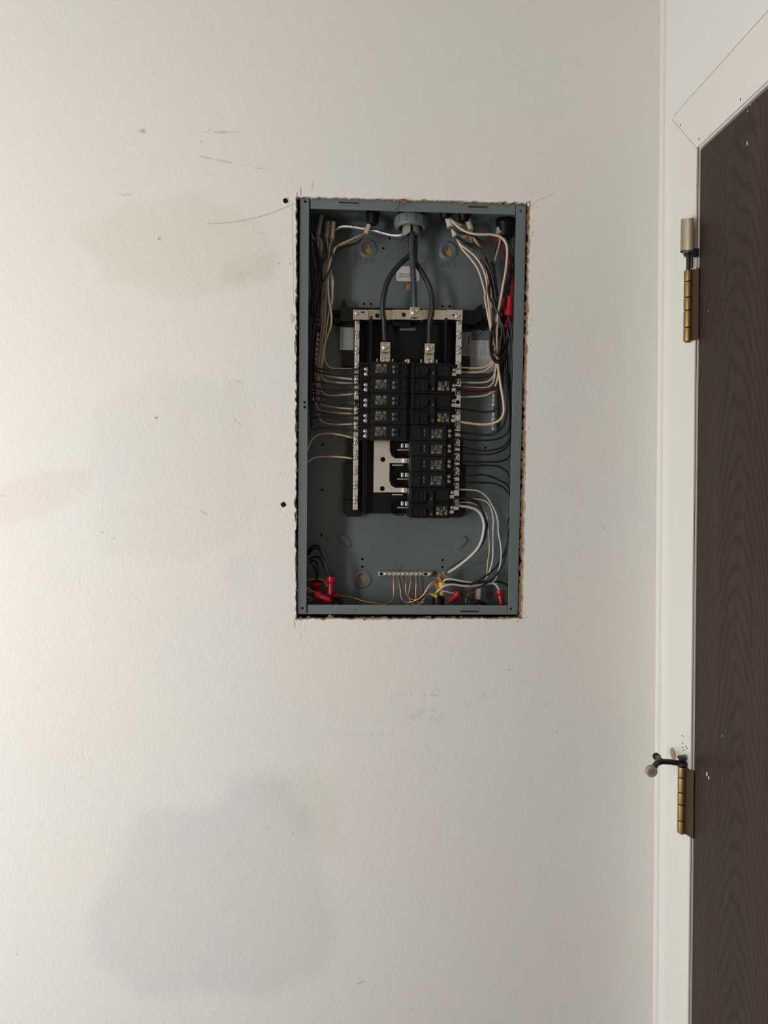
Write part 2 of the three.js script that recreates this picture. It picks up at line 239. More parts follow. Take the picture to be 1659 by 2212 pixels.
{ // what lies behind: dark sheathing, and the wood that shows through the keyholes
  const back = setting('wall_sheathing');
  obj('sheathing_board', bx(ROOM.left - 0.1, XR + 0.3, -0.02, ROOM.ceil + 0.02, -0.16, -0.14), M.cavity, back);
  for (const [a, b] of [[795, 538], [968, 541], [785, 1253], [881, 620]]) { const p = onWall(a, b, -0.1); obj('wood_blocking', bx(p.x - 0.014, p.x + 0.014, p.y - 0.017, p.y + 0.017, -0.139, -0.1008), M.wood, back); }
  for (const [a, s] of [[628, -1], [1152, 1]]) { const p = onWall(a, 880, -0.05); obj('stud', bx(p.x, p.x + s * 0.038, 0, ROOM.ceil, -0.139, -DRY - 0.0005), M.cavity, back); }
}
const flr = setting('floor'); obj('floor_boards', bx(ROOM.left - 0.1, XR + 0.3, -0.05, 0, -0.16, ROOM.rear + 0.12), M.floor, flr);
const cei = setting('ceiling'); obj('ceiling_board', bx(ROOM.left - 0.1, XR + 0.3, ROOM.ceil, ROOM.ceil + 0.05, -0.16, ROOM.rear + 0.12), M.ceiling, cei);
const wl = setting('wall_left'); { const g = prism(rect(0, ROOM.rear, 0, ROOM.ceil), 0, 0.1, [rect(WIN2.z0, WIN2.z1, WIN2.y0, WIN2.y1)]); g.rotateY(-Math.PI / 2); g.translate(ROOM.left, 0, 0); obj('wall_panel', g, M.panelling, wl); }
const wr = setting('wall_rear'); obj('wall_panel', prism(rect(ROOM.left - 0.1, XR + 0.3, 0, ROOM.ceil), ROOM.rear, ROOM.rear + 0.12, [rect(WIN.x0, WIN.x1, WIN.y0, WIN.y1)]), M.panelling, wr);
M.pane = new THREE.MeshPhysicalMaterial({ color: 0xffffff, transmission: 1, roughness: 0.02, thickness: 0 });
{ const w = setting('window_1'), f = 0.03;
  obj('window_frame', [prism(rect(WIN.x0, WIN.x1, WIN.y0, WIN.y1), ROOM.rear + 0.02, ROOM.rear + 0.07, [rect(WIN.x0 + f, WIN.x1 - f, WIN.y0 + f, WIN.y1 - f)]), bx(WIN.x0 + f, WIN.x1 - f, 1.59, 1.61, ROOM.rear + 0.025, ROOM.rear + 0.06)], M.trim, w);
  obj('window_pane', bx(WIN.x0 + f, WIN.x1 - f, WIN.y0 + f, WIN.y1 - f, ROOM.rear + 0.042, ROOM.rear + 0.044), M.pane, w);
  const v = setting('window_2'), x = ROOM.left, g = prism(rect(WIN2.z0, WIN2.z1, WIN2.y0, WIN2.y1), 0, 0.05, [rect(WIN2.z0 + f, WIN2.z1 - f, WIN2.y0 + f, WIN2.y1 - f)]); g.rotateY(-Math.PI / 2); g.translate(x - 0.02, 0, 0);
  obj('window_frame', [g, bx(x - 0.06, x - 0.025, 0.89, 0.91, WIN2.z0 + f, WIN2.z1 - f)], M.trim, v);
  obj('window_pane', bx(x - 0.044, x - 0.042, WIN2.y0 + f, WIN2.y1 - f, WIN2.z0 + f, WIN2.z1 - f), M.pane, v);
}

// side wall with the door, in its own slightly leaning frame: x runs into the wall, z towards the room
const zCas0 = ss(1447, 700, -0.0035).z, zCas1 = ss(1500, 700, -0.0035).z, zDoor = ss(1508.5, 700, 0.0005).z, zDoor1 = zDoor + 0.762;
const yHead = ss(1508.5, 328, 0.0005).y, yLow = -1.6;
const wside = setting('wall_right', side);
obj('drywall', [bx(0, 0.12, yLow, 0.95, -0.14, zDoor - 0.014), bx(0, 0.12, yHead + 0.014, 0.95, zDoor - 0.014, zDoor1 + 0.014), bx(0, 0.12, yLow, 0.95, zDoor1 + 0.014, ROOM.rear + 0.1), bx(0.10, 0.12, yLow, 0.95, -0.14, ROOM.rear + 0.1)], M.plainWall, wside);
{ const c = setting('trim_1', side), bead = new THREE.CylinderGeometry(0.007, 0.007, 2.55, 12); bead.translate(0.0005, -0.32, 0.0005);
  obj('corner_caulk', bead, M.plaster, c, 'painted caulk bead in the corner'); }
{ // casing and jamb
  const c = setting('trim_2', side), w = zCas1 - zCas0, y1 = yHead + 0.0045;
  const flat = (pts) => { const g = prism(pts, -0.0, 0.0035, [], 0.0007); g.rotateY(-Math.PI / 2); return g; };   // shape drawn in (z, y)
  obj('side_casing', flat([[zCas0, yLow], [zCas1, yLow], [zCas1, y1 - 0.0004], [zCas0, y1 + w - 0.0004]]), M.trim, c);
  obj('head_casing', flat([[zCas0, y1 + w + 0.0004], [zCas1, y1 + 0.0004], [zDoor1 + 0.006, y1], [zDoor1 + 0.006 + w, y1 + w]]), M.trim, c);
  obj('side_casing', flat([[zDoor1 + 0.006, yLow], [zDoor1 + 0.006 + w, yLow], [zDoor1 + 0.006 + w, y1 + w], [zDoor1 + 0.006, y1]]), M.trim, c);
  obj('jamb', [rb(-0.0005, 0.1, yLow, yHead + 0.013, zCas1 + 0.0022, zDoor - 0.0020, 0.001), rb(-0.0005, 0.1, yHead + 0.0025, yHead + 0.0135, zDoor - 0.0024, zDoor1 + 0.0024, 0.001), rb(-0.0005, 0.1, yLow, yHead + 0.013, zDoor1 + 0.0025, zDoor1 + 0.0135, 0.001)], M.trim, c);
  const d = ss(1454, 1628, -0.0035), e = prism(circle(d.z, d.y, 0.0093, 20).map(([a, b]) => [d.z + (a - d.z) * 1.05, b]), 0, 0.0012, [], 0.0004); e.rotateY(-Math.PI / 2); e.translate(-0.0032, 0, 0);
  obj('bare_wood_dent', e, M.dent, c, 'round brown dent worn through the paint');
  { const L = zDoor1 - zCas0, g = bx(-0.0004, 0.001, y1 + w + 0.0038, y1 + w + 0.0042, zCas0, zDoor1 + w); obj('gap_shadow_strip', g, M.torn, c, 'thin dark strip painted as the gap shadow above the head casing'); }  // dark-coloured strip stands in for the thin gap shadow along the casing top
  const spots = []; for (let k = 0; k < 16; k++) { const p = ss(1474 + rnd() * 16, 1585 + rnd() * 62, -0.0036), g = new THREE.SphereGeometry(0.0007 + 0.0006 * rnd(), 6, 4); g.translate(p.x, p.y, p.z); spots.push(g); }
  for (const [a, b] of [[1470, 270], [1510, 300], [1600, 215]]) { const p = ss(a, b, -0.0036), g = new THREE.SphereGeometry(0.0012, 6, 4); g.scale(0.5, 1.6, 1); g.translate(p.x, p.y, p.z); spots.push(g); }
  obj('paint_speck', spots, M.oldBrass, c).userData.kind = 'stuff';
}
// dark wood-grain door: plain-sawn veneer with nested arches
const grainAt = (u, v) => {
  const wob = fbm(u * 26, v * 5, 3) - 0.5, du = u - 0.118 - 0.014 * Math.sin(v * 2.3) - 0.012 * wob;
  const level = v * 26 + 1500 * du * du / (1 + 9 * Math.abs(du)) + 2.2 * wob, s = 0.5 + 0.5 * Math.sin(level * 6.283);
  return { ring: smooth(0.55, 0.95, s) * (0.5 + 0.7 * fbm(u * 90, v * 22, 2)), fine: fbm(u * 760, v * 9, 2), pore: smooth(0.6, 0.78, fbm(u * 1100 + 7, v * 26, 2)) };
};
const grain = dataTex(1024, 2048, (x, y) => {
  const u = x / 1024 * 0.4, v = y / 2048 * 2.04, { ring: r, fine, pore } = grainAt(u, v), red = fbm(u * 14 + 3, v * 2.2, 2);
  const k = 1.02 - 0.26 * r + 0.22 * (fine - 0.5) - 0.2 * pore + 0.2 * (fbm(u * 40, v * 2, 2) - 0.5);
  return [57 * k + 8 * red - 2, 42 * k, 34 * k];
}, true);
const grainBump = dataTex(1024, 2048, (x, y) => { const { ring: r, fine, pore } = grainAt(x / 1024 * 0.4, y / 2048 * 2.04), b = 255 * Math.max(0, Math.min(1, 0.75 - 0.4 * r - 0.3 * pore + 0.2 * (fine - 0.5))); return [b, b, b]; });
{ const g = new THREE.Group(); g.name = 'door_1'; scene.add(g); const at = V(0.0005, yLow, zDoor); g.position.copy(side.toWorld(at)); g.rotation.z = side.rot; g.userData = { kind: 'structure' }; origins.set(g, at);
  const slab = rb(0.0005, 0.0355, yLow + 0.01, yHead, zDoor, zDoor1, 0.002), n = clean(slab), pos = n.attributes.position, uv = n.attributes.uv;
  for (let i = 0; i < pos.count; i++) uv.setXY(i, (pos.getZ(i) - zDoor) / 0.4, (pos.getY(i) - yLow) / 2.04);
  obj('door_slab', n, new THREE.MeshPhysicalMaterial({ color: 0xffffff, roughness: 0.5, specularIntensity: 0.6, map: grain, bumpMap: grainBump, bumpScale: 0.0002 }), g);
  const chips = []; for (const [a, b, w, h] of [[1527, 1672, 3, 6], [1531, 1680, 2.5, 5], [1621, 226, 1, 2], [1615, 240, 1.2, 1.5], [1560, 1589, 0.6, 4], [1523, 640, 1, 1], [1530, 672, 1, 1.4], [1614, 310, 1.5, 5]]) { const p = ss(a, b, 0.0004), q = new THREE.SphereGeometry(0.0008, 7, 5); q.scale(0.3, h / 1.4, w / 1.2); q.translate(p.x, p.y, p.z); chips.push(q); }
  obj('paint_drip', chips, M.plaster, g, 'pale paint flecks on the dark veneer').userData.kind = 'stuff';
}

// ------------------------------------------------------------------ hinges and what hangs on their pins
function hinge(label, pxBar, pyTop, pyBot, lean) {
  const c = ss(pxBar, (pyTop + pyBot) / 2, -0.0095), yt = ss(pxBar, pyTop, -0.0095).y, yb = ss(pxBar, pyBot, -0.0095).y, H = yt - yb;
  const t = thing('door_hinge', label, 'hinge', side, V(c.x, yb, c.z)), r = 0.0064;
  const cuts = [0, 0.165, 0.385, 0.565, 0.805, 1];
  for (let k = 0; k < 5; k++) { const a = yt - H * cuts[k] - 0.0005, b = yt - H * cuts[k + 1] + 0.0005; obj('knuckle', lathe(V(c.x, b, c.z), V(0, 1, 0), [[0, 0], [r - 0.0008, 0], [r, 0.0008], [r, a - b - 0.0008], [r - 0.0008, a - b], [0, a - b]], 20), M.brass, t); }
  obj('pin', cyl(V(c.x, yb - 0.001, c.z), V(c.x, yt + 0.001, c.z), 0.0035), M.iron, t);
  const a0 = V(c.x + 0.0035, 0, c.z + 0.003), a1 = V(-0.0008, 0, zDoor + 0.004), dx = a1.x - a0.x, dz = a1.z - a0.z, len = Math.hypot(dx, dz);
  const wing = (z0, z1, v0, v1) => rb(-0.0009, 0.0009, yb + H * v0 + 0.0006, yb + H * v1 - 0.0006, z0, z1, 0.0004).applyMatrix4(new THREE.Matrix4().makeRotationY(Math.atan2(dx, dz)).setPosition(a0.x, 0, a0.z));
  obj('leaf', [wing(0.001, len, 0, 1), wing(-0.0055, 0.002, 1 - cuts[2], 1 - cuts[1]), wing(-0.0055, 0.002, 1 - cuts[4], 1 - cuts[3])], M.oldBrass, t, 'dull brown hinge leaf');
  return { c, yt, yb };
}
const hTop = hinge('antique brass butt hinge high on the brown door, under a metal shield', 1486.5, 584, 738);
const hLow = hinge('antique brass butt hinge with a rubber-tipped stop on its pin', 1473, 1654, 1800);
{ // curved metal shield standing on the upper hinge pin
  const { c, yt } = hTop, y0 = ss(1490, 541, c.x).y, y1 = ss(1490, 473, c.x).y, R = 0.0125;
  const t = thing('hinge_pin_closer', 'curved champagne metal shield with black rod on the hinge pin', 'door closer', side, V(c.x, yt, c.z));
  const g = new THREE.CylinderGeometry(R, R * 1.02, y1 - y0, 22, 1, true, Math.PI * 0.95, Math.PI * 1.05), g2 = new THREE.CylinderGeometry(R - 0.0011, R - 0.0011, y1 - y0, 22, 1, true, Math.PI * 0.95, Math.PI * 1.05);
  for (const q of [g, g2]) { const p = q.attributes.position; for (let i = 0; i < p.count; i++) { const z = p.getZ(i); p.setY(i, p.getY(i) - (z > 0 ? z * 0.25 : -z * 0.05)); } q.translate(c.x, (y0 + y1) / 2, c.z + 0.003); }
  obj('shield', [g, g2], M.champagne, t, 'curved champagne-coloured metal plate');
  obj('rod', cyl(V(c.x, yt, c.z), V(c.x, y0 + 0.03, c.z), 0.0034), M.iron, t, 'black rod');
  for (let k = 0; k < 3; k++) obj('washer', cyl(V(c.x, y0 - 0.003 - k * 0.0022, c.z), V(c.x, y0 - 0.0015 - k * 0.0022, c.z), 0.0085 - k * 0.0012), k ? M.iron : M.champagne, t);
  obj('bracket', [rb(c.x + 0.001, c.x + 0.003, yt + 0.001, y0 + 0.002, c.z + 0.006, c.z + 0.0085, 0.0004), rb(c.x + 0.001, 0.001, yt + 0.016, y0 + 0.001, c.z + 0.008, c.z + 0.0105, 0.0004)], M.iron, t);
}
{ // door stop on the lower hinge pin
  const { c, yt } = hLow, y = ss(1470, 1647, c.x).y;
  const t = thing('hinge_pin_stop', 'dark iron hinge-pin door stop with two arms and a beige rubber bumper', 'door stop', side, V(c.x, yt, c.z));
  obj('ring', lathe(V(c.x, yt + 0.0005, c.z), V(0, 1, 0), [[0.004, 0], [0.0078, 0.0005], [0.0085, 0.003], [0.0078, 0.0055], [0.004, 0.006]], 20), M.iron, t);
  obj('pin_head', lathe(V(c.x, yt + 0.0065, c.z), V(0, 1, 0), [[0, 0], [0.005, 0], [0.0045, 0.003], [0.0072, 0.006], [0.0068, 0.008], [0, 0.0085]], 18), M.iron, t);
  const zB = 1.165 - 1.03;                                  // the bumper hangs about 13 cm off the wall
  const at = (px, py, z) => { const q = meet(side, px, py, 'z', z); return q; };
  const elbow = at(1428, 1645, c.z + 0.004);
  obj('arm', tube([V(c.x, y, c.z), at(1450, 1646, c.z + 0.002), elbow], 0.0042, 10), M.iron, t);
  obj('arm', tube([elbow, at(1424, 1640, c.z - 0.012), at(1421, 1637, c.z - 0.024)], 0.0046, 10), M.iron, t);
  const tip = at(1421, 1637, c.z - 0.026), bum = at(1408.5, 1667, c.z + 0.028);
  obj('arm_tip', [cyl(tip, V(tip.x, tip.y, tip.z - 0.007), 0.0058, 0.0056, 16)], M.blackMatt, t, 'black rubber tip');
  obj('arm', tube([elbow, at(1419, 1649, c.z + 0.008), at(1411, 1659, c.z + 0.018), V(bum.x, bum.y, bum.z - 0.008)], 0.0044, 10), M.iron, t);
  const b = obj('bumper', lathe(V(bum.x, bum.y, bum.z - 0.009), V(0.02, -0.05, 1), [[0, 0], [0.0055, 0], [0.0086, 0.003], [0.0088, 0.008], [0.0078, 0.0098], [0.0055, 0.0092], [0, 0.009]], 22), M.rubber, t, 'beige rubber bumper');
  obj('bumper_mark', lathe(V(bum.x, bum.y, bum.z + 0.0001), V(0.02, -0.05, 1), [[0.0048, 0], [0.0035, 0.0004], [0, 0.0002]], 11), M.rubberCore, b);
}
// black drywall screws beside the hole
function screwHead(p, r, h, mat, t, cross = true, turn = 0.4, dir = V(0, 0, 1)) {
  const n = cross ? 4 : 2, geos = [cyl(V(0, 0, 0), V(0, 0, h * 0.42), r * 0.9, r * 0.88, 12)], gap = r * 0.13, R = r - gap;
  for (let k = 0; k < n; k++) { const g = new THREE.LatheGeometry([[0, 1], [0.55, 0.97], [0.85, 0.8], [1, 0.5], [1, 0]].map(([a, b]) => new THREE.Vector2(Math.max(a * R, 1e-6), b * h)), cross ? 4 : 8, k * 2 * Math.PI / n, 2 * Math.PI / n), f = (k + 0.5) * 2 * Math.PI / n, o = gap * (cross ? 1.41 : 1); g.rotateX(Math.PI / 2); g.translate(Math.sin(f) * o, -Math.cos(f) * o, 0); geos.push(g); }
  const g = join(geos); g.rotateZ(turn); if (dir.z < 0.99) g.applyQuaternion(new THREE.Quaternion().setFromUnitVectors(V(0, 0, 1), dir)); g.translate(p.x, p.y, p.z); return g;
}
for (const [a, b, lab] of [[617, 434, 'black drywall screw in a chipped hole beside the top of the panel opening'], [612, 1090, 'black drywall screw head beside the lower part of the panel opening']]) {
  const p = onWall(a, b, 0), t = thing('drywall_screw', lab, 'screw', plumb, V(p.x, p.y, 0), 'drywall screws');
  obj('head', screwHead(V(p.x, p.y, -0.0004), 0.0042, 0.0014, M.blackMatt, t, true, 0.5), M.blackMatt, t);
  if (b < 500) obj('chipped_rim', (() => { const g = new THREE.TorusGeometry(0.0047, 0.0008, 6, 18); g.translate(p.x, p.y, 0.0002); return g; })(), M.plaster, t);
}

// ------------------------------------------------------------------ the panel box
const PZ = -0.098, FZ = -0.004;                                // back plate and front lip
const cTL = pp(649, 427, FZ), cTR = pp(1138, 443, FZ), cBL = pp(642, 1326, FZ), cBR = pp(1117, 1328, FZ);
const BX0 = (cTL.x + cBL.x) / 2, BX1 = (cTR.x + cBR.x) / 2, BY1 = (cTL.y + cTR.y) / 2, BY0 = (cBL.y + cBR.y) / 2;

// the eight enlargements I measured the photograph in: corner and scale
let ZS = 0;                                                     // pushes a whole bundle deeper into the box
const crop = (x0, y0, s) => (x, y, z) => pp(x0 + x / s, y0 + y / s, z + ZS);
const A = crop(600, 380, 5.53), B = crop(870, 380, 5.53), C = crop(620, 640, 5.925), D = crop(870, 640, 5.925), E = crop(620, 880, 5.925), F = crop(870, 880, 5.925), G = crop(620, 1100, 5.925), H = crop(870, 1100, 5.925);
const I = crop(800, 1200, 10.37), J = crop(660, 1160, 12.76), K = crop(1020, 640, 13.82), L5 = crop(720, 650, 5.027), N8 = crop(740, 930, 11.06), Q = crop(950, 450, 9.76), U = crop(930, 1220, 9.217), LT = crop(660, 450, 11.64), HB = crop(840, 440, 11.06);
const box = thing('electrical_panel_box', 'open grey steel electrical panel box set in the cut wall', 'electrical panel', panel, V((BX0 + BX1) / 2, BY0, PZ));
{
  const keyholes = [[A(1075, 880, PZ), 1], [B(545, 910, PZ), 1], [G(970, 880, PZ), -1], [B(60, 1325, PZ), 0]], kh = [];
  for (const [p, d] of keyholes) { const pts = []; const r = 0.0066, s = 0.0034; if (d === 0) { kh.push(circle(p.x, p.y, 0.0062)); continue; } for (let i = 0; i <= 14; i++) { const a = (-Math.PI / 2 + 0.5) + (2 * Math.PI - 1.0) * i / 14; pts.push([p.x + r * Math.sin(a + Math.PI / 2) * -1, p.y - d * (0.002) - d * r * Math.cos(a + Math.PI / 2) * -1]); } pts.length = 0; for (let i = 0; i <= 14; i++) { const a = Math.PI / 2 + 0.5 + (2 * Math.PI - 1) * i / 14; pts.push([p.x + r * Math.cos(a), p.y + d * (r * Math.sin(a) - 0.002)]); } pts.push([p.x + s * 0.9, p.y + d * 0.0085], [p.x, p.y + d * 0.0105], [p.x - s * 0.9, p.y + d * 0.0085]); kh.push(d > 0 ? pts : pts.reverse()); }
  const small = [A(1262, 865, PZ), A(1335, 745, PZ), C(985, 98, PZ), C(1075, 98, PZ), D(510, 128, PZ), D(600, 130, PZ), E(455, 478, PZ), E(450, 1055, PZ), G(443, 330, PZ), G(965, 640, PZ), G(965, 735, PZ), H(511, 650, PZ), H(508, 740, PZ), F(1060, 515, PZ)];
  const tiny = [E(528, 530, PZ), E(519, 1106, PZ), G(513, 380, PZ)];
  const T = 0.0015;
  obj('back_plate', prism(rect(BX0 + 0.001, BX1 - 0.001, BY0 + 0.001, BY1 - 0.001), PZ - 0.0012, PZ, [...kh, ...small.map((p) => circle(p.x, p.y, 0.0021, 12)), ...tiny.map((p) => circle(p.x, p.y, 0.0011, 8))]), M.box, box);
  const side_ = (x0, x1, y0, y1) => bx(x0, x1, y0, y1, PZ - 0.0012, FZ);
  obj('side_panel', side_(BX0, BX0 + T, BY0, BY1), M.box, box); obj('side_panel', side_(BX1 - T, BX1, BY0, BY1), M.box, box);
  const top = obj('top_panel', side_(BX0 + T, BX1 - T, BY1 - T, BY1), M.box, box), bot = obj('bottom_panel', side_(BX0 + T, BX1 - T, BY0, BY0 + T), M.box, box);
  // lips folded in around the opening
  const lw = 0.0142, lh = 0.0150, hole_ = (p, r = 0.0021) => circle(p.x, p.y, r, 12);
  const lipL = obj('lip', prism(rect(BX0, BX0 + lw, BY0 + 0.0005, BY1 - 0.0005), FZ - 0.0015, FZ, [hole_(A(330, 305, FZ)), hole_(C(228, 1357, FZ)), hole_(C(228, 1418, FZ)), hole_(G(198, 1268, FZ))], 0.0003), M.box, box);
  const lipR = obj('lip', prism(rect(BX1 - lw - 0.002, BX1, BY0 + 0.0005, BY1 - 0.0005), FZ - 0.0015, FZ, [hole_(B(1410, 418, FZ)), hole_(H(1387, 1277, FZ))], 0.0003), M.box, box);
  const slot = (p, w = 0.031, h = 0.0036) => rect(p.x - w / 2, p.x + w / 2, p.y - h / 2, p.y + h / 2);
  obj('lip', prism(rect(BX0 + lw + 0.0022, BX1 - lw - 0.0032, BY1 - lh - 0.0008, BY1 - 0.0008), FZ - 0.0021, FZ - 0.0006, [slot(A(850, 322, FZ)), slot(B(900, 370, FZ))], 0.0003), M.box, box);
  obj('lip', prism(rect(BX0 + lw + 0.0022, BX1 - lw - 0.0032, BY0 + 0.0012, BY0 + lh + 0.0002), FZ - 0.0021, FZ - 0.0006, [slot(G(745, 1318, FZ)), slot(H(860, 1305, FZ))], 0.0003), M.box, box);
  for (const [p, s] of [[A(850, 345, FZ), -1], [B(900, 398, FZ), -1], [G(745, 1295, FZ), 1], [H(860, 1280, FZ), 1]]) obj('lip_tab', rb(p.x - 0.0165, p.x + 0.0165, p.y - 0.0014 - s * 0.0006, p.y + 0.0014 - s * 0.0006 + (s > 0 ? 0.0012 : 0), FZ - 0.001, FZ + 0.0003, 0.0003), M.box, box);
  for (const p of [D(1440, 1420, FZ), D(1440, 1475, FZ)]) obj('rivet', (() => { const g = new THREE.SphereGeometry(0.0019, 10, 6); g.scale(1, 1, 0.5); g.translate(p.x, p.y, FZ); return g; })(), M.box, box);
  // knockouts: shallow rings pressed in the plate and the end panels
  for (const [p, rs] of [[pp(893, 541, PZ), [0.026, 0.0185, 0.012]], [H(1010, 850, PZ), [0.0225, 0.0135]], [E(735, 860, PZ), [0.0115]]]) obj('knockout', rs.map((r) => ring(p.x, p.y, PZ + 0.0001, r, 0.0006)), M.box, box);
  const flatRing = (x, y, z, r, t) => { const g = new THREE.TorusGeometry(r, t, 5, 30); g.rotateX(Math.PI / 2); g.translate(x, y, z); return g; };
  for (const [px, z] of [[757, -0.05], [805, -0.045], [1045, -0.05], [1085, -0.05]]) { const x = pp(px, 450, z).x; obj('knockout', [flatRing(x, BY1 - T, z, 0.021, 0.0007), flatRing(x, BY1 - T, z, 0.015, 0.0007)], M.box, top); }
  for (const px of [745, 850, 900]) { const x = pp(px, 1310, -0.05).x; obj('knockout', [flatRing(x, BY0 + T, -0.05, 0.018, 0.0006), flatRing(x, BY0 + T, -0.05, 0.012, 0.0006)], M.box, bot); }
  // raised bosses round the keyholes
  for (const [p, d] of keyholes.slice(0, 3)) obj('keyhole_boss', [lathe(V(p.x, p.y + d * 0.002, PZ), V(0, 0, 1), [[0.0172, 0], [0.0160, 0.0010], [0.0135, 0.0022], [0.0108, 0.0024], [0.0098, 0.0016], [0.0094, 0]], 28)], M.box, box);
  // stamped stand-offs
  const stamp = (pts) => prism(pts.map((p) => [p.x, p.y]).reverse(), PZ - 0.0002, PZ + 0.0030, [], 0.0011);
  obj('stamped_boss', stamp([[650, 372], [697, 312], [728, 322], [815, 400], [817, 478], [790, 492], [770, 478], [668, 398]].map(([x, y]) => G(x, y, PZ))), M.box, box);
  obj('stamped_boss', stamp([[668, 420], [748, 340], [780, 332], [822, 380], [820, 425], [730, 508], [692, 508], [670, 480]].map(([x, y]) => H(x, y, PZ))), M.box, box);
  obj('stamped_boss', stamp([[830, 470], [960, 340], [1040, 300], [1085, 330], [1080, 400], [960, 500], [880, 500]].map(([x, y]) => D(x, y, PZ))), M.box, box);
  for (const p of [H(962, 302, PZ), D(938, 410, PZ), H(50, 1215, PZ + 0.03)]) obj('rivet', (() => { const g = new THREE.SphereGeometry(0.0011, 8, 6); g.translate(p.x, p.y, p.z); return g; })(), M.zinc, box);
  // embossed words on the plate
  const font = await new FontLoader().loadAsync('fonts/droid/droid_sans_regular.typeface.json');
  const word = (px, py, turn) => { const g = new TextGeometry('LINE', { font, size: 0.0098, depth: 0.0017, curveSegments: 2, bevelEnabled: false }); g.computeBoundingBox(); g.center(); if (turn) g.rotateZ(Math.PI); const p = pp(px, py, PZ); g.translate(p.x, p.y, PZ + 0.0003); return g; };
  obj('embossed_lettering', word(794, 565, false), M.box, box, 'raised letters LINE'); obj('embossed_lettering', word(967, 571, true), M.box, box, 'raised letters LINE, upside down');
  // stickers on the plate
  const card = (x0, x1, y0, y1, z, r) => { const s = new THREE.Shape(), w = x1 - x0, h = y1 - y0; s.moveTo(x0 + r, y0); s.lineTo(x1 - r, y0); s.quadraticCurveTo(x1, y0, x1, y0 + r); s.lineTo(x1, y1 - r); s.quadraticCurveTo(x1, y1, x1 - r, y1); s.lineTo(x0 + r, y1); s.quadraticCurveTo(x0, y1, x0, y1 - r); s.lineTo(x0, y0 + r); s.quadraticCurveTo(x0, y0, x0 + r, y0); const g = new THREE.ShapeGeometry(s, 4), p = g.attributes.position, uv = g.attributes.uv; for (let i = 0; i < p.count; i++) uv.setXY(i, (p.getX(i) - x0) / w, (p.getY(i) - y0) / h); g.translate(0, 0, z); return g; };
  box.userData.card = undefined; delete box.userData.card;
  { const a = HB(180, 1490, PZ), b = HB(725, 1860, PZ); obj('sticker', card(a.x, b.x, b.y, a.y, PZ + 0.0003, 0.003), std(0xffffff, 0.5, 0, { map: inkTex(256, 172, '#cfcdc9', (x, w, h) => { x.fillStyle = '#1c1c1e'; x.font = '60px sans-serif'; x.textAlign = 'center'; x.fillText('253392', w / 2, h * 0.73); }) }), box, 'white sticker with a six-digit number'); }
  { const a = D(868, 563, PZ), b = D(1180, 985, PZ); obj('sticker', card(a.x, b.x, b.y, a.y, PZ + 0.0003, 0.0015), std(0xffffff, 0.55, 0, { map: inkTex(512, 700, '#c3c6c8', (x, w, h) => { x.save(); for (let k = 0; k < 5; k++) { x.save(); x.translate(180 + k * 36, 24); x.rotate(Math.PI / 2); marks(x, 0, 0, (k ? 330 : 130), 17, '#26282c'); x.restore(); } for (let k = 0; k < 4; k++) { x.save(); x.translate(400 + k * 34, 24); x.rotate(Math.PI / 2); marks(x, 0, 0, 320 - k * 10, 17, '#26282c'); x.restore(); } for (let k = 0; k < 14; k++) { x.save(); x.translate(44 + k * 35, 402); x.rotate(Math.PI / 2); marks(x, 0, 0, 280, 15, '#33353a'); x.restore(); } x.save(); x.translate(36, 24); x.rotate(Math.PI / 2); marks(x, 0, 0, 170, 13, '#8c5a58'); x.restore(); x.restore(); }) }), box, 'white instruction label with small sideways print'); }
  M.card = card;
}
const card = M.card; delete M.card;

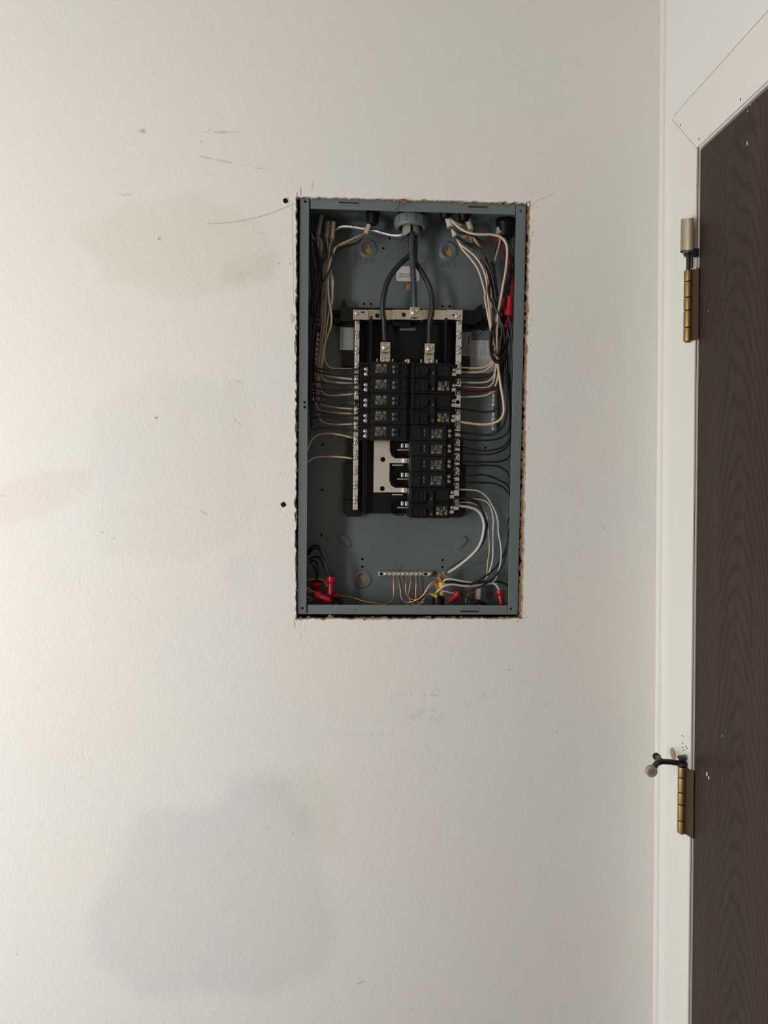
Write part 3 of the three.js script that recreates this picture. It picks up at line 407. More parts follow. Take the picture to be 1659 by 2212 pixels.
// ------------------------------------------------------------------ interior: base, bus bars, neutral bars, lugs
const CX = pp(882.5, 950, -0.013).x, BRK = 0.079, ROW = 0.0254, Y0 = pp(830, 780.5, -0.013).y;
const inner = thing('panel_interior', 'black plastic panel base carrying the bus bars, neutral bars and lugs', 'panel interior', panel, V(CX, pp(880, 1110, PZ).y, PZ));
const rbp = (px0, px1, py0, py1, z0, z1, zr = z1, r = 0.0008) => { const a = pp(px0, py0, zr), b = pp(px1, py1, zr); return rb(a.x, b.x, b.y, a.y, z0, z1, r); };
const barZ = -0.056, barL = pp(769.8, 880, barZ).x, barR = 2 * CX - barL + 0.001;
{
  const yTop = pp(880, 690, -0.075).y, yBot = pp(838, 1109.5, -0.075).y;
  const base = obj('base', [
    rb(CX - 0.070, CX + 0.070, yBot, yTop + 0.006, PZ + 0.0004, -0.076, 0.001),
    rb(CX - 0.0735, CX - 0.066, yBot + 0.001, Y0 - 0.004, -0.08, -0.060, 0.0008), rb(CX + 0.066, CX + 0.0735, yBot + 0.001, Y0 - 0.004, -0.08, -0.060, 0.0008),
  ], M.black, inner);
  const feet = (s) => { const x = (v) => CX + s * v; return [
    [[-0.076, 1060, 1116]].map(() => prism([[x(0.070), pp(770, 1080, -0.085).y], [x(0.106), pp(770, 1080, -0.085).y], [x(0.106), pp(770, 1107, -0.085).y], [x(0.099), pp(770, 1115.5, -0.085).y], [x(0.075), pp(770, 1115.5, -0.085).y], [x(0.075), yBot], [x(0.070), yBot]].reverse().map((p) => p), PZ + 0.0004, -0.078, [], 0.0006)),
    rb(x(0.070), x(0.106), pp(770, 1080, -0.085).y, pp(770, 1000, -0.085).y, PZ + 0.0004, -0.084, 0.001),
    rb(x(0.070), x(0.1015), pp(770, 1001, -0.085).y, pp(770, 948, -0.085).y, PZ + 0.0004, -0.088, 0.001),
    rb(x(0.070), x(0.110), pp(770, 792, -0.085).y, pp(770, 692, -0.085).y, PZ + 0.0004, -0.082, 0.001),
    rb(x(0.070), x(0.082), pp(770, 948, -0.085).y, pp(770, 792, -0.085).y, PZ + 0.0004, -0.084, 0.001)]; };
  obj('base_wing', feet(-1).map((a) => a), M.black, inner); obj('base_wing', feet(1), M.black, inner);
  obj('bar_support', [rb(barL - 0.0055, barL + 0.0055, yBot + 0.002, yTop, -0.084, barZ - 0.0085, 0.0006)], M.black, inner); obj('bar_support', [rb(barR - 0.0055, barR + 0.0055, yBot + 0.002, yTop, -0.084, barZ - 0.0085, 0.0006)], M.black, inner);
  // bridge across the top that the neutral strap rides on
  const bt = L5(230, 85, -0.07).y, bb = L5(230, 215, -0.07).y, bt2 = bt;
  obj('bridge', [rb(CX - 0.113, CX + 0.113, bb - 0.002, bt + 0.0015, PZ + 0.0004, -0.066, 0.001), prism([[CX - 0.113, bt - 0.001], [CX - 0.128, bt - 0.001], [CX - 0.129, bb + 0.004], [CX - 0.122, bb - 0.004], [CX - 0.113, bb - 0.004]], PZ + 0.0004, -0.078, [circle(CX - 0.1205, (bt + bb) / 2, 0.0032)], 0.0008), prism([[CX - 0.113, bt], [CX - 0.111, bt + 0.013], [CX - 0.105, bt + 0.015], [CX - 0.100, bt]].reverse(), PZ + 0.001, -0.07, [], 0.0006),
    prism([[CX + 0.113, bb - 0.004], [CX + 0.128, bb + 0.006], [CX + 0.126, bt + 0.011], [CX + 0.119, bt + 0.008], [CX + 0.112, bt - 0.001]], PZ + 0.0004, -0.062, [], 0.0008), cyl(V(CX + 0.133, bb + 0.002, PZ + 0.0004), V(CX + 0.133, bb + 0.002, -0.085), 0.0085, 0.0085, 16), prism([[CX + 0.115, bb - 0.006], [CX + 0.133, bb - 0.0065], [CX + 0.141, bb + 0.002], [CX + 0.128, bb + 0.012], [CX + 0.115, bb + 0.01]], PZ + 0.0004, -0.086, [], 0.0006)], M.black, inner);
  // upper well between the lugs, with its side fins
  const wy0 = Y0 + 0.001, wy1 = bb - 0.002;
  obj('lug_well', [rb(CX - 0.064, CX - 0.0605, wy0, wy1 + 0.004, -0.08, -0.040, 0.0007), rb(CX + 0.0605, CX + 0.064, wy0, wy1 + 0.004, -0.08, -0.040, 0.0007), rb(CX - 0.055, CX + 0.055, wy0, wy0 + 0.004, -0.08, -0.052, 0.0007), rb(CX - 0.025, CX + 0.004, wy1 - 0.008, wy1, -0.08, -0.058, 0.0007)], M.black, inner);
  const gt = L5(720, 280, -0.07), gb = L5(897, 318, -0.07); obj('grey_plate', rb(gt.x, gb.x, gb.y, gt.y, -0.0765, -0.0745, 0.0003), M.box, inner, 'small grey plate');
  // neutral strap: stepped nickel strip
  const sy = (px) => L5(px, 150, -0.05).y, hh = 0.0082;
  const seg = (x0, x1, z) => { const a = L5(x0, 150, z), b = L5(x1, 150, z), y = (a.y + b.y) / 2; return rb(a.x, b.x, y - hh, y + hh, z - 0.0022, z, 0.0005); };
  const stepAt = (px, za, zb) => { const a = L5(px, 150, Math.max(za, zb)); return rb(a.x - 0.0011, a.x + 0.0011, a.y - hh, a.y + hh, Math.min(za, zb) - 0.0022, Math.max(za, zb), 0.0005); };
  const strapGeo = [seg(215, 388, -0.046), stepAt(384, -0.046, -0.059), seg(384, 628, -0.059), stepAt(655, -0.046, -0.059), seg(628, 660, -0.059), seg(655, 972, -0.046), stepAt(970, -0.046, -0.059), seg(968, 1225, -0.059), stepAt(1238, -0.046, -0.059), seg(1236, 1405, -0.046)];
  const strap = obj('neutral_strap', strapGeo, M.nickel, inner, 'stepped nickel neutral strap');
  for (const [x, y, z] of [[477, 160, -0.0589], [765, 150, -0.0459]]) { const p = L5(x, y, z); obj('strap_hole', cyl(V(p.x, p.y, z - 0.001), V(p.x, p.y, z + 0.0002), 0.0037, 0.0037, 18), M.dark, strap); }
  for (const [x, y] of [[322, 123], [1308, 155]]) { const p = L5(x, y, -0.0459); obj('strap_hole', rb(p.x - 0.003, p.x + 0.003, p.y - 0.0013, p.y + 0.0013, -0.047, -0.0457, 0.001), M.dark, strap); }
  for (const [x, y] of [[262, 125], [1352, 157]]) { const p = L5(x, y, -0.0459); obj('strap_screw', screwHead(V(p.x, p.y, -0.046), 0.0043, 0.003, M.zinc, strap, true, x), M.zinc, strap); }
  // lugs
  const lug = (px, py, z, w = 0.0082, h = 0.0082, name = 'lug') => { const p = L5(px, py, z), g = obj(name, rb(p.x - w, p.x + w, p.y - h, p.y + h, z - 0.014, z, 0.0009), M.nickel, inner, 'square nickel wire lug'); obj('lug_screw', [screwHead(V(p.x, p.y + 0.0002, z - 0.0006), 0.0060, 0.0034, M.nickel, g, false, 0.55)], M.nickel, g); obj('lug_mouth', cyl(V(p.x, p.y - h - 0.0001, z - 0.009), V(p.x, p.y - h + 0.001, z - 0.009), 0.0045), M.dark, g); return p; };
  lug(884, 120, -0.036, 0.0078, 0.0082);
  const lugs = [lug(567, 500, -0.040), lug(1049, 514, -0.040)];
  for (const p of lugs) { const pl = obj('bus_tongue', [rb(p.x - 0.0082, p.x + 0.0085, Y0 - 0.004, p.y - 0.004, -0.053, -0.0505, 0.0004), rb(p.x - 0.0145, p.x - 0.0125, Y0 - 0.002, Y0 + 0.010, -0.056, -0.047, 0.0004), rb(p.x + 0.0115, p.x + 0.0135, Y0 - 0.002, Y0 + 0.010, -0.056, -0.047, 0.0004)], M.nickel, inner); obj('bolt', screwHead(V(p.x + 0.0006, Y0 + 0.0045, -0.0505), 0.0066, 0.0045, M.zinc, pl, true, 0.3), M.zinc, pl); }
  { const p = L5(803, 660, -0.05); obj('cover_screw', [screwHead(V(p.x, p.y, -0.052), 0.005, 0.004, M.zinc, inner, true, 0.2)], M.zinc, inner); obj('screw_boss', ring(p.x, p.y, -0.053, 0.0072, 0.0022, 20), M.black, inner); }
  // neutral bars with their screws
  const rowsPx = [695.7, 719.3, 727.8, 751.4, 761.0, 785, 794, 818, 826.5, 849, 858.5, 883, 892, 914, 923, 946.7, 956.8, 978, 989, 1011.6, 1021.8, 1043.7, 1053, 1075, 1084];
  for (const [bxc, px, w] of [[barL, 769, 0.0040], [barR, 989, 0.0048]]) {
    const t = pp(px, 687, barZ).y, b = pp(px, 1101.5, barZ).y, bar = obj('neutral_bar', rb(bxc - w, bxc + w, b, t, barZ - 0.008, barZ, 0.0004), M.tin, inner, 'long silver neutral bar full of screws');
    rowsPx.forEach((py, i) => { const y = pp(px, py, barZ).y; if (i === 10) { obj('bar_hole', cyl(V(bxc, y - 0.008, barZ - 0.001), V(bxc, y - 0.008, barZ + 0.0002), 0.0034), M.dark, bar); return; } obj('bar_screw', screwHead(V(bxc + (i % 2 ? 0.0005 : -0.0004), y, barZ - 0.0006), 0.0040, 0.0034 + 0.0012 * hash2(i, px), M.zinc, bar, true, i * 1.7), M.zinc, bar); });
  }
  // the bus bar that shows in the five empty spaces, its fingers and stabs
  const bz = -0.062, q0 = N8(748, 210, bz), q1 = N8(1118, 1485, bz), f1 = N8(1100, 718, bz), f2 = N8(1100, 1420, bz), h1 = N8(965, 690, bz), h2 = N8(950, 1390, bz), fx = CX + 0.001, fw = 0.0042, er = 0.009;
  const outline = [[q0.x, q0.y], [q1.x, q0.y], [q1.x, f1.y + fw + 0.012], [q1.x + 0.003, f1.y + fw + 0.004], [q1.x + 0.009, f1.y + fw], [fx, f1.y + fw], [fx, f1.y - fw], [q1.x, f1.y - fw], [q1.x, f2.y + fw + 0.012], [q1.x + 0.003, f2.y + fw + 0.004], [q1.x + 0.009, f2.y + fw], [fx, f2.y + fw], [fx, f2.y - fw], [q1.x, f2.y - fw], [q0.x, q1.y]].reverse();
  const bus = obj('bus_bar', [prism(outline, bz - 0.0032, bz, [circle(h1.x, h1.y, 0.0041), circle(h2.x, h2.y, 0.0041)], 0.0004)], M.tin, inner, 'flat tin-plated bus bar with two round holes');
  for (const f of [f1, f2]) { obj('stamped_rib', rb(-0.0065, 0.0065, -0.0008, 0.0008, 0, 0.0012, 0.0004).applyMatrix4(new THREE.Matrix4().makeRotationZ(-0.45).setPosition(q1.x + 0.001, f.y + 0.0035, bz)), M.tin, bus); obj('bus_finger_tip', [rb(fx - 0.0062, fx + 0.0008, f.y - fw, f.y + fw, bz, -0.0485, 0.0005)], M.tin, bus); obj('stab_edge', rb(q1.x + 0.0045, fx - 0.006, f.y - fw - 0.0045, f.y - fw - 0.0025, bz - 0.003, -0.056, 0.0004), M.tin, bus); }
  for (const py of [360, 1060, 1745]) { const a = N8(1400, py - 55, -0.052), b = N8(1455, py + 55, -0.052), c2 = N8(1495, py - 55, -0.052), e2 = N8(1570, py + 55, -0.052); obj('stab', [rb(a.x, b.x, b.y, a.y, -0.07, -0.050, 0.0006), rb(c2.x, e2.x, b.y, a.y, -0.07, -0.050, 0.0006), rb(N8(1310, py, -0.06).x, e2.x, b.y - 0.0042, b.y - 0.0022, -0.066, -0.058, 0.0004)], M.tin, inner, 'bright bus stab'); }
  // U-shaped barriers round the stabs
  for (const py of [455, 1150, 1840]) { const c = N8(1320, py, -0.058), pts = [], R = 0.0136, R2 = 0.0122; for (let i = 0; i <= 14; i++) { const a = Math.PI / 2 + Math.PI * i / 14; pts.push([c.x + R * Math.cos(a), c.y + R * Math.sin(a)]); } pts.push([CX - 0.002, c.y - R]); pts.push([CX - 0.002, c.y - R2]); for (let i = 14; i >= 0; i--) { const a = Math.PI / 2 + Math.PI * i / 14; pts.push([c.x + R2 * Math.cos(a), c.y + R2 * Math.sin(a)]); } obj('stab_barrier', prism(pts, -0.077, -0.0555, [], 0.0003), M.black, inner); }
  // ladder of ribs beside the neutral bar and the comb down the middle
  const comb = []; for (let k = 0; k < 11; k++) { const y = N8(550, 330 + k * 148, -0.062).y; comb.push(rb(CX - 0.073, CX - 0.066, y - 0.0016, y + 0.0016, -0.0605, -0.0575, 0.0005)); } obj('base_rib', comb, M.blackMatt, inner);
  obj('base_rail', [rb(barL + 0.0125, barL + 0.0140, yBot + 0.003, Y0 - 0.13, -0.08, -0.057, 0.0004), rb(barL + 0.0062, barL + 0.0072, yBot + 0.003, Y0 - 0.13, -0.08, -0.062, 0.0003)], M.black, inner);
  obj('centre_rail', rb(CX - 0.0022, CX + 0.0024, Y0 - 5 * ROW + 0.0008, Y0 - 0.0005, -0.077, -0.026, 0.0006), M.black, inner);
  // stickers on the base
  { const a = C(680, 396, -0.0815), b = C(868, 690, -0.0815); obj('sticker', card(a.x, Math.min(b.x, barL - 0.0043), b.y, a.y, -0.0813, 0.002), std(0xffffff, 0.4, 0, { map: inkTex(256, 400, '#8f8f90', (x, w, h) => { x.save(); x.translate(24, 54); x.rotate(Math.PI / 2); x.fillStyle = '#141416'; x.font = 'bold 48px monospace'; x.fillText('25335104546', 0, 0, 320); x.restore(); }) }), inner, 'silver sticker with a long serial number'); }
  { const a = D(738, 455, -0.0815), b = D(872, 766, -0.0815); obj('sticker', card(Math.max(a.x, barR + 0.0052), b.x, b.y, a.y, -0.0813, 0.002), std(0xffffff, 0.45, 0, { map: inkTex(200, 420, '#7c787a', (x, w, h) => { x.fillStyle = '#0e0e10'; x.fillRect(140, 60, 34, 150); for (let k = 0; k < 6; k++) { x.fillStyle = '#8a8688'; x.fillRect(150, 70 + k * 24, 14, 12); } for (let k = 0; k < 5; k++) { x.save(); x.translate(30 + k * 22, 40); x.rotate(Math.PI / 2); marks(x, 0, 0, 340, 8, '#4c484c'); x.restore(); } for (let k = 0; k < 3; k++) { x.save(); x.translate(120 + k * 22, 250); x.rotate(Math.PI / 2); marks(x, 0, 0, 130, 14, '#1c1a1e'); x.restore(); } }) }), inner, 'grey rating sticker with a black block'); }
}

// ------------------------------------------------------------------ circuit breakers
const BASEZ = -0.062, SHELF = -0.037, DECK = -0.0135;
const inkBlack = '#17171a';
const tandemInk = std(0xffffff, 0.45, 0, { map: inkTex(192, 148, inkBlack, (x, w, h) => {     // sideways print, yellow square emblem in a corner
  const col = (cx, y0, len, s, ink = '#c9c7c4') => { x.save(); x.translate(cx, y0); x.rotate(Math.PI / 2); marks(x, 0, 0, len, s, ink); x.restore(); };
  col(36, 6, 66, 14); col(62, 6, 78, 16); col(22, 96, 46, 12); col(40, 96, 46, 12); col(62, 96, 46, 12); col(84, 4, 40, 13); col(100, 2, 146, 9); col(124, 58, 70, 11); col(146, 48, 62, 10); col(180, 52, 92, 8);
  x.strokeStyle = '#c79a3c'; x.lineWidth = 8; x.strokeRect(156, 8, 26, 26); x.fillStyle = '#8d8a86'; x.fillRect(134, 18, 10, 8);
}) });
const ratingInk = std(0xffffff, 0.45, 0, { map: inkTex(64, 160, inkBlack, (x, w, h) => { x.fillStyle = '#b4b2b0'; x.font = 'bold 40px sans-serif'; for (const y of [14, 96]) { x.save(); x.translate(17, y); x.rotate(Math.PI / 2); x.fillText('20', 0, 0); x.restore(); } }) });
const doubleInk = std(0xffffff, 0.45, 0, { map: inkTex(176, 140, '#151517', (x, w, h) => {
  x.translate(w, h); x.rotate(Math.PI);
  const col = (cx, y0, len, s) => { x.save(); x.translate(cx, y0); x.rotate(Math.PI / 2); marks(x, 0, 0, len, s, '#cfccc6'); x.restore(); };
  col(28, 4, 50, 12); col(52, 20, 54, 14); col(34, 56, 26, 10); col(74, 70, 64, 12); col(96, 60, 76, 16); col(132, 2, 62, 18); col(168, 56, 78, 14); col(150, 90, 46, 12);
  x.fillStyle = '#b39a4e'; x.fillRect(8, 88, 40, 46); x.fillStyle = '#141416'; x.fillRect(22, 106, 12, 10);
}) });
const poleInk = std(0xffffff, 0.45, 0, { map: inkTex(64, 64, '#121214', (x) => { x.save(); x.translate(18, 8); x.rotate(Math.PI / 2); x.fillStyle = '#8f8d8a'; x.font = 'bold 40px sans-serif'; x.fillText('40', 0, 0); x.restore(); }) });

// drawn with the wire end at -x; u runs from that end (0) to the handle end (BRK), v down from the top edge
function breakerBase(rows) {
  const h = rows * ROW, X = (u) => -BRK / 2 + u, Y = (v) => h / 2 - v;
  return { h, X, Y, b: (u0, u1, v0, v1, z0, z1, r) => rb(X(u0), X(u1), Y(v1), Y(v0), z0, z1, r) };
}
function makeTandem(name, label) {
  const g = new THREE.Group(); g.name = numbered(name); scene.add(g); g.userData = { label, category: 'circuit breaker', group: 'tandem breakers' };
  const { X, Y, b } = breakerBase(1), e = 0.00025;
  obj('body', [b(0.001, BRK - 0.003, e, ROW - e, BASEZ, SHELF, 0.0006), b(0.0185, 0.0765, e, 0.0147, SHELF - 0.002, DECK, 0.0007), b(0.0185, 0.0765, 0.0151, ROW - e, SHELF - 0.002, DECK, 0.0007), b(0.0455, 0.0765, 0.0048, 0.0202, DECK - 0.001, DECK + 0.0009, 0.0004), b(0.0765, BRK - 0.001, 0.002, ROW - 0.002, BASEZ, DECK - 0.006, 0.0006),
    b(0, 0.0182, e, 0.0035, SHELF - 0.001, SHELF + 0.010, 0.0005), b(0, 0.0095, 0.0125, 0.0140, SHELF - 0.001, SHELF + 0.008, 0.0004), b(0, 0.0182, 0.0222, ROW - e, SHELF - 0.001, SHELF + 0.010, 0.0005), b(0.0128, 0.0186, 0.0035, 0.0222, SHELF - 0.001, SHELF + 0.004, 0.0004)], M.black, g);
  for (const v of [0.0083, 0.0168]) { obj('handle', [rb(-0.0034, 0.0034, -0.0026, 0.0026, 0, 0.0085, 0.0008).applyMatrix4(new THREE.Matrix4().makeRotationY(-0.25).setPosition(X(0.0615), Y(v), DECK - 0.001))], M.blackMatt, g); }
  obj('handle_slot', [b(0.0575, 0.0665, 0.0050, 0.0116, DECK + 0.0006, DECK + 0.00105, 0.0002), b(0.0575, 0.0665, 0.0135, 0.0200, DECK + 0.0006, DECK + 0.00105, 0.0002)], M.dark, g);
  for (const v of [0.0102, 0.0182]) obj('terminal_screw', screwHead(V(X(0.0105), Y(v), SHELF - 0.001), 0.0042, 0.0038, M.zinc, g, false, v * 300), M.brightZinc, g, 'silver terminal screw');
  const lb = (u0, u1, v0, v1, z, m, n, l) => { const s = sheet(X(u0), X(u1), Y(v1), Y(v0), z); obj(n, s, m, g, l); };
  lb(0.0243, 0.0432, 0.0042, 0.0192, DECK, tandemInk, 'printed_label', 'white print with a small yellow square'); lb(0.0517, 0.0572, 0.0055, 0.0200, DECK + 0.0009, ratingInk, 'rating_numbers', 'the number 20 printed twice');
  return g;
}
function makeDouble(name, label) {
  const g = new THREE.Group(); g.name = numbered(name); scene.add(g); g.userData = { label, category: 'circuit breaker', group: 'two-pole breakers' };
  const { X, Y, b, h } = breakerBase(2), e = 0.00025, u = (a) => BRK - a;      // a runs from the handle end
  const half = (v0) => [b(0.001, BRK - 0.003, v0 + e, v0 + ROW - e, BASEZ, SHELF, 0.0006), b(0.011, 0.0765, v0 + e, v0 + ROW - e, SHELF - 0.002, DECK - 0.0045, 0.0007), b(0.0135, 0.0350, v0 + 0.0035, v0 + ROW - 0.004, DECK - 0.005, DECK, 0.0007), b(0.0720, 0.0765, v0 + 0.0005, v0 + ROW - 0.0005, DECK - 0.005, DECK - 0.0005, 0.0005), b(0.0490, 0.0715, v0 + 0.0012, v0 + 0.0028, DECK - 0.005, DECK - 0.0006, 0.0004), b(0.0490, 0.0715, v0 + ROW - 0.0042, v0 + ROW - 0.0026, DECK - 0.005, DECK - 0.0006, 0.0004), b(0.0630, 0.0712, v0 + 0.0035, v0 + 0.0165, DECK - 0.005, DECK - 0.0025, 0.0005), b(0, 0.0105, v0 + 0.0205, v0 + ROW - e, SHELF - 0.001, SHELF + 0.008, 0.0005)];
  obj('body', [half(0), half(ROW), b(0.0765, BRK - 0.001, 0.002, 2 * ROW - 0.002, BASEZ, DECK - 0.006, 0.0006)], M.black, g);
  for (const v of [0.0105, ROW + 0.0105]) obj('handle', [rb(-0.0016, 0.0016, -0.0058, 0.0058, 0, 0.0130, 0.0008).applyMatrix4(new THREE.Matrix4().makeRotationY(-0.12).setPosition(X(0.0535), Y(v), DECK - 0.005))], M.black, g);
  obj('handle_slot', [0.0105, ROW + 0.0105].map((v) => b(0.0552, 0.0595, v - 0.0062, v + 0.0062, DECK - 0.0048, DECK - 0.0043, 0.0002)), M.dark, g);
  obj('handle_tie', [b(0.0385, 0.0450, 0.0035, 2 * ROW - 0.006, DECK - 0.003, DECK + 0.0055, 0.0008), b(0.0450, 0.0470, 0.0035, 2 * ROW - 0.006, DECK - 0.003, DECK + 0.002, 0.0005)], M.blackMatt, g);
  for (const v of [0.0085, ROW + 0.0085]) { const c = obj('terminal_clamp', [b(0.0005, 0.0080, v - 0.0015, v + 0.0045, SHELF - 0.004, SHELF + 0.0006, 0.0005)], M.nickel, g, 'silver terminal clamp'); obj('terminal_screw', screwHead(V(X(0.0045), Y(v + 0.0090), SHELF - 0.001), 0.0036, 0.003, M.zinc, c, true, v * 200), M.zinc, c); }
  const lb = (u0, u1, v0, v1, z, m, n, l) => obj(n, sheet(X(u0), X(u1), Y(v1), Y(v0), z), m, g, l);
  lb(0.0145, 0.0340, 0.0055, 0.0200, DECK, doubleInk, 'printed_label', 'white print with a yellow square'); lb(0.0398, 0.0438, 0.0052, 0.0095, DECK + 0.0055, poleInk, 'rating_numbers'); lb(0.0398, 0.0438, ROW + 0.0052, ROW + 0.0095, DECK + 0.0055, poleInk, 'rating_numbers');
  return g;
}
function place(g, rowTop, rows, flip) { const p = panel.toWorld(V(CX + (flip ? 1 : -1) * (BRK / 2 + 0.0012), Y0 - (rowTop + rows / 2) * ROW, 0)); g.position.copy(p); g.rotation.z = panel.rot + (flip ? Math.PI : 0); }
function copyOf(o, label) { const c = o.clone(); c.name = numbered(o.name.replace(/_\d{3}$/, '')); c.userData = { ...o.userData, label }; scene.add(c); return c; }
const ORD = ['topmost', 'second', 'third', 'fourth', 'lowest'];
const tandem0 = makeTandem('tandem_breaker', 'topmost black tandem breaker in the column of five');
place(tandem0, 0, 1, false);
for (let k = 1; k < 5; k++) place(copyOf(tandem0, `${ORD[k]} black tandem breaker in the column of five`), k, 1, false);
const TL = ['first black tandem breaker below the middle two-pole breaker', 'second black tandem breaker below the middle two-pole breaker', 'third black tandem breaker below the middle two-pole breaker', 'black tandem breaker resting on the lowest two-pole breaker'];
for (let k = 0; k < 4; k++) place(copyOf(tandem0, TL[k]), 4 + k, 1, true);
const double0 = makeDouble('two_pole_breaker', 'topmost black two-pole breaker, under the main lug');
place(double0, 0, 2, true);
place(copyOf(double0, 'middle black two-pole breaker, between another two-pole and the tandems'), 2, 2, true);
place(copyOf(double0, 'lowest black two-pole breaker, at the foot of the long column'), 8, 2, true);

// ------------------------------------------------------------------ ground bars
function groundBar(label, a, b, w, z0, z1, fracs, holes, mat) {
  const t = thing('ground_bar', label, 'ground bar', panel, V((a.x + b.x) / 2, (a.y + b.y) / 2, z0)), d = b.clone().sub(a), L = d.length(), ang = Math.atan2(d.y, d.x);
  const M4 = new THREE.Matrix4().makeRotationZ(ang).setPosition(a.x, a.y, 0);
  obj('bar', rb(0, L, -w, w, z0, z1, 0.0005).applyMatrix4(M4), mat, t);
  fracs.forEach((f, i) => { const x = a.x + d.x * f, y = a.y + d.y * f; if (holes.includes(i)) obj('bar_hole', cyl(V(x, y, z1 - 0.001), V(x, y, z1 + 0.0002), w * 0.75), M.dark, t); else obj('bar_screw', screwHead(V(x, y, z1 - 0.0004), w * 0.86, 0.0036, M.zinc, t, true, i * 2.1), M.zinc, t); });
  return t;
}
const gz = -0.0875;
groundBar('short silver ground bar on the back plate with bare copper wires below it', I(185, 412, gz), I(1405, 415, gz), 0.0040, PZ + 0.0002, gz, [0.05, 0.135, 0.22, 0.305, 0.385, 0.465, 0.545, 0.63, 0.71, 0.79, 0.865, 0.955], [0, 10], M.zinc);
groundBar('silver ground bar on the back plate beside the loose white and black wires', pp(1068.5, 840, gz), pp(1068, 931, gz), 0.0046, PZ + 0.0002, gz, [0.04, 0.15, 0.26, 0.37, 0.6, 0.7, 0.8, 0.95], [], M.zinc);
groundBar('long dark ground bar hidden behind the tan wire bundle', pp(690, 652, -0.082), pp(676.5, 868, -0.082), 0.0045, PZ + 0.0002, -0.082, Array.from({ length: 20 }, (_, k) => 0.03 + k * 0.0495), [5], M.iron);

// ------------------------------------------------------------------ connectors in the end panels
const TY = BY1 - 0.0016, LOWY = BY0 + 0.0016;
{ const p = pp(888, 476, -0.05), t = thing('conduit_hub', 'ribbed grey plastic conduit hub with the three thick service cables', 'conduit hub', panel, V(p.x, TY, -0.05));
  const R = 0.0272; obj('ring', lathe(V(p.x, TY - 0.026, -0.05), V(0, 1, 0), [[0.0195, 0.006], [0.0200, 0.0005], [0.0215, 0], [R - 0.002, 0.0006], [R, 0.003], [R, 0.016], [R - 0.0015, 0.019], [R - 0.004, 0.0195], [0.0195, 0.0195]], 36), M.hub, t);
  for (let k = 0; k < 12; k++) { const a = k * Math.PI / 6 + 0.1; obj('rib', rb(-0.0022, 0.0022, 0.0045, 0.0155, 0, 0.0012, 0.0005).applyMatrix4(new THREE.Matrix4().makeRotationY(a)).translate(p.x + Math.sin(a) * (R - 0.0002), TY - 0.026, -0.05 + Math.cos(a) * (R - 0.0002)), M.hub, t); }
  obj('thread', cyl(V(p.x, TY - 0.008, -0.05), V(p.x, TY, -0.05), 0.0225, 0.0225, 30), M.blackMatt, t);
}
function connector(label, p, dy, r = 0.0115, h = 0.016, lie) {
  const t = thing('cable_connector', label, 'cable connector', panel, p), n = V(0, dy, 0), dir = lie || n;
  obj('collar', [lathe(p, dir, [[0.004, 0], [r, 0.0002], [r, h * 0.3], [r * 0.84, h * 0.36], [r * 0.84, h * 0.9], [r * 0.7, h], [r * 0.45, h], [r * 0.45, 0]], 20)], M.black, t);
  obj('clamp_tongue', [rb(-r * 0.45, r * 0.45, 0, h * 1.12, -0.0012, 0.0012, 0.0005).applyQuaternion(new THREE.Quaternion().setFromUnitVectors(V(0, 1, 0), dir)).translate(p.x, p.y, p.z + r * 0.55)], M.blackMatt, t);
  return t;
}
const at0 = (px, py, z, y) => { const p = pp(px, py, z); return V(p.x, y, z); };
connector('black plastic cable connector above the raised word and keyhole', at0(805, 470, -0.052, TY), -1, 0.0115, 0.020);
connector('black plastic cable connector beside the conduit hub, holding two beige cables', at0(963, 458, -0.045, TY), -1, 0.0105, 0.010);
connector('black plastic cable connector holding a single round beige cable', at0(1003, 460, -0.05, TY), -1, 0.0105, 0.012);
connector('large black cable connector in the corner above the red caps', at0(1092, 480, -0.068, TY), -1, 0.0165, 0.030);
connector('black plastic cable connector under the yellow caps', at0(947, 1302, -0.048, LOWY), 1, 0.0125, 0.021);
connector('black plastic cable connector lying behind the bottom slot of the box', at0(1037, 1304, -0.05, LOWY), 1, 0.0115, 0.011);
connector('black plastic cable connector beside the tipped red caps', at0(729, 1303, -0.052, LOWY), 1, 0.0105, 0.015);

// ------------------------------------------------------------------ wires and cables
function wire(name, label, mat, r, pts, category = 'wire', group, n = 8) {
  for (const p of pts) { p.x = Math.min(BX1 - 0.0021 - r, Math.max(BX0 + 0.0021 + r, p.x)); p.y = Math.min(BY1 - 0.0021 - r, Math.max(BY0 + 0.0021 + r, p.y)); p.z = Math.max(PZ + 0.0006 + r, p.z); }
  const o = pts[pts.length - 1], t = thing(name, label, category, panel, o, group); obj('insulation', tube(pts, r, n), mat, t); return t;
}
function strip(t, from, to, r = 0.001, mat = M.copper) { obj('bare_end', tube([from, to], r, 6), mat, t, 'bare copper end'); }
const bareW = (label, pts, r = 0.00092) => { const t = thing('bare_copper_wire', label, 'wire', panel, pts[0], 'bare copper ground wires'); obj('conductor', tube(pts, r, 8), M.copper, t); return t; };
const WH = 0.00165, BK = 0.00155;

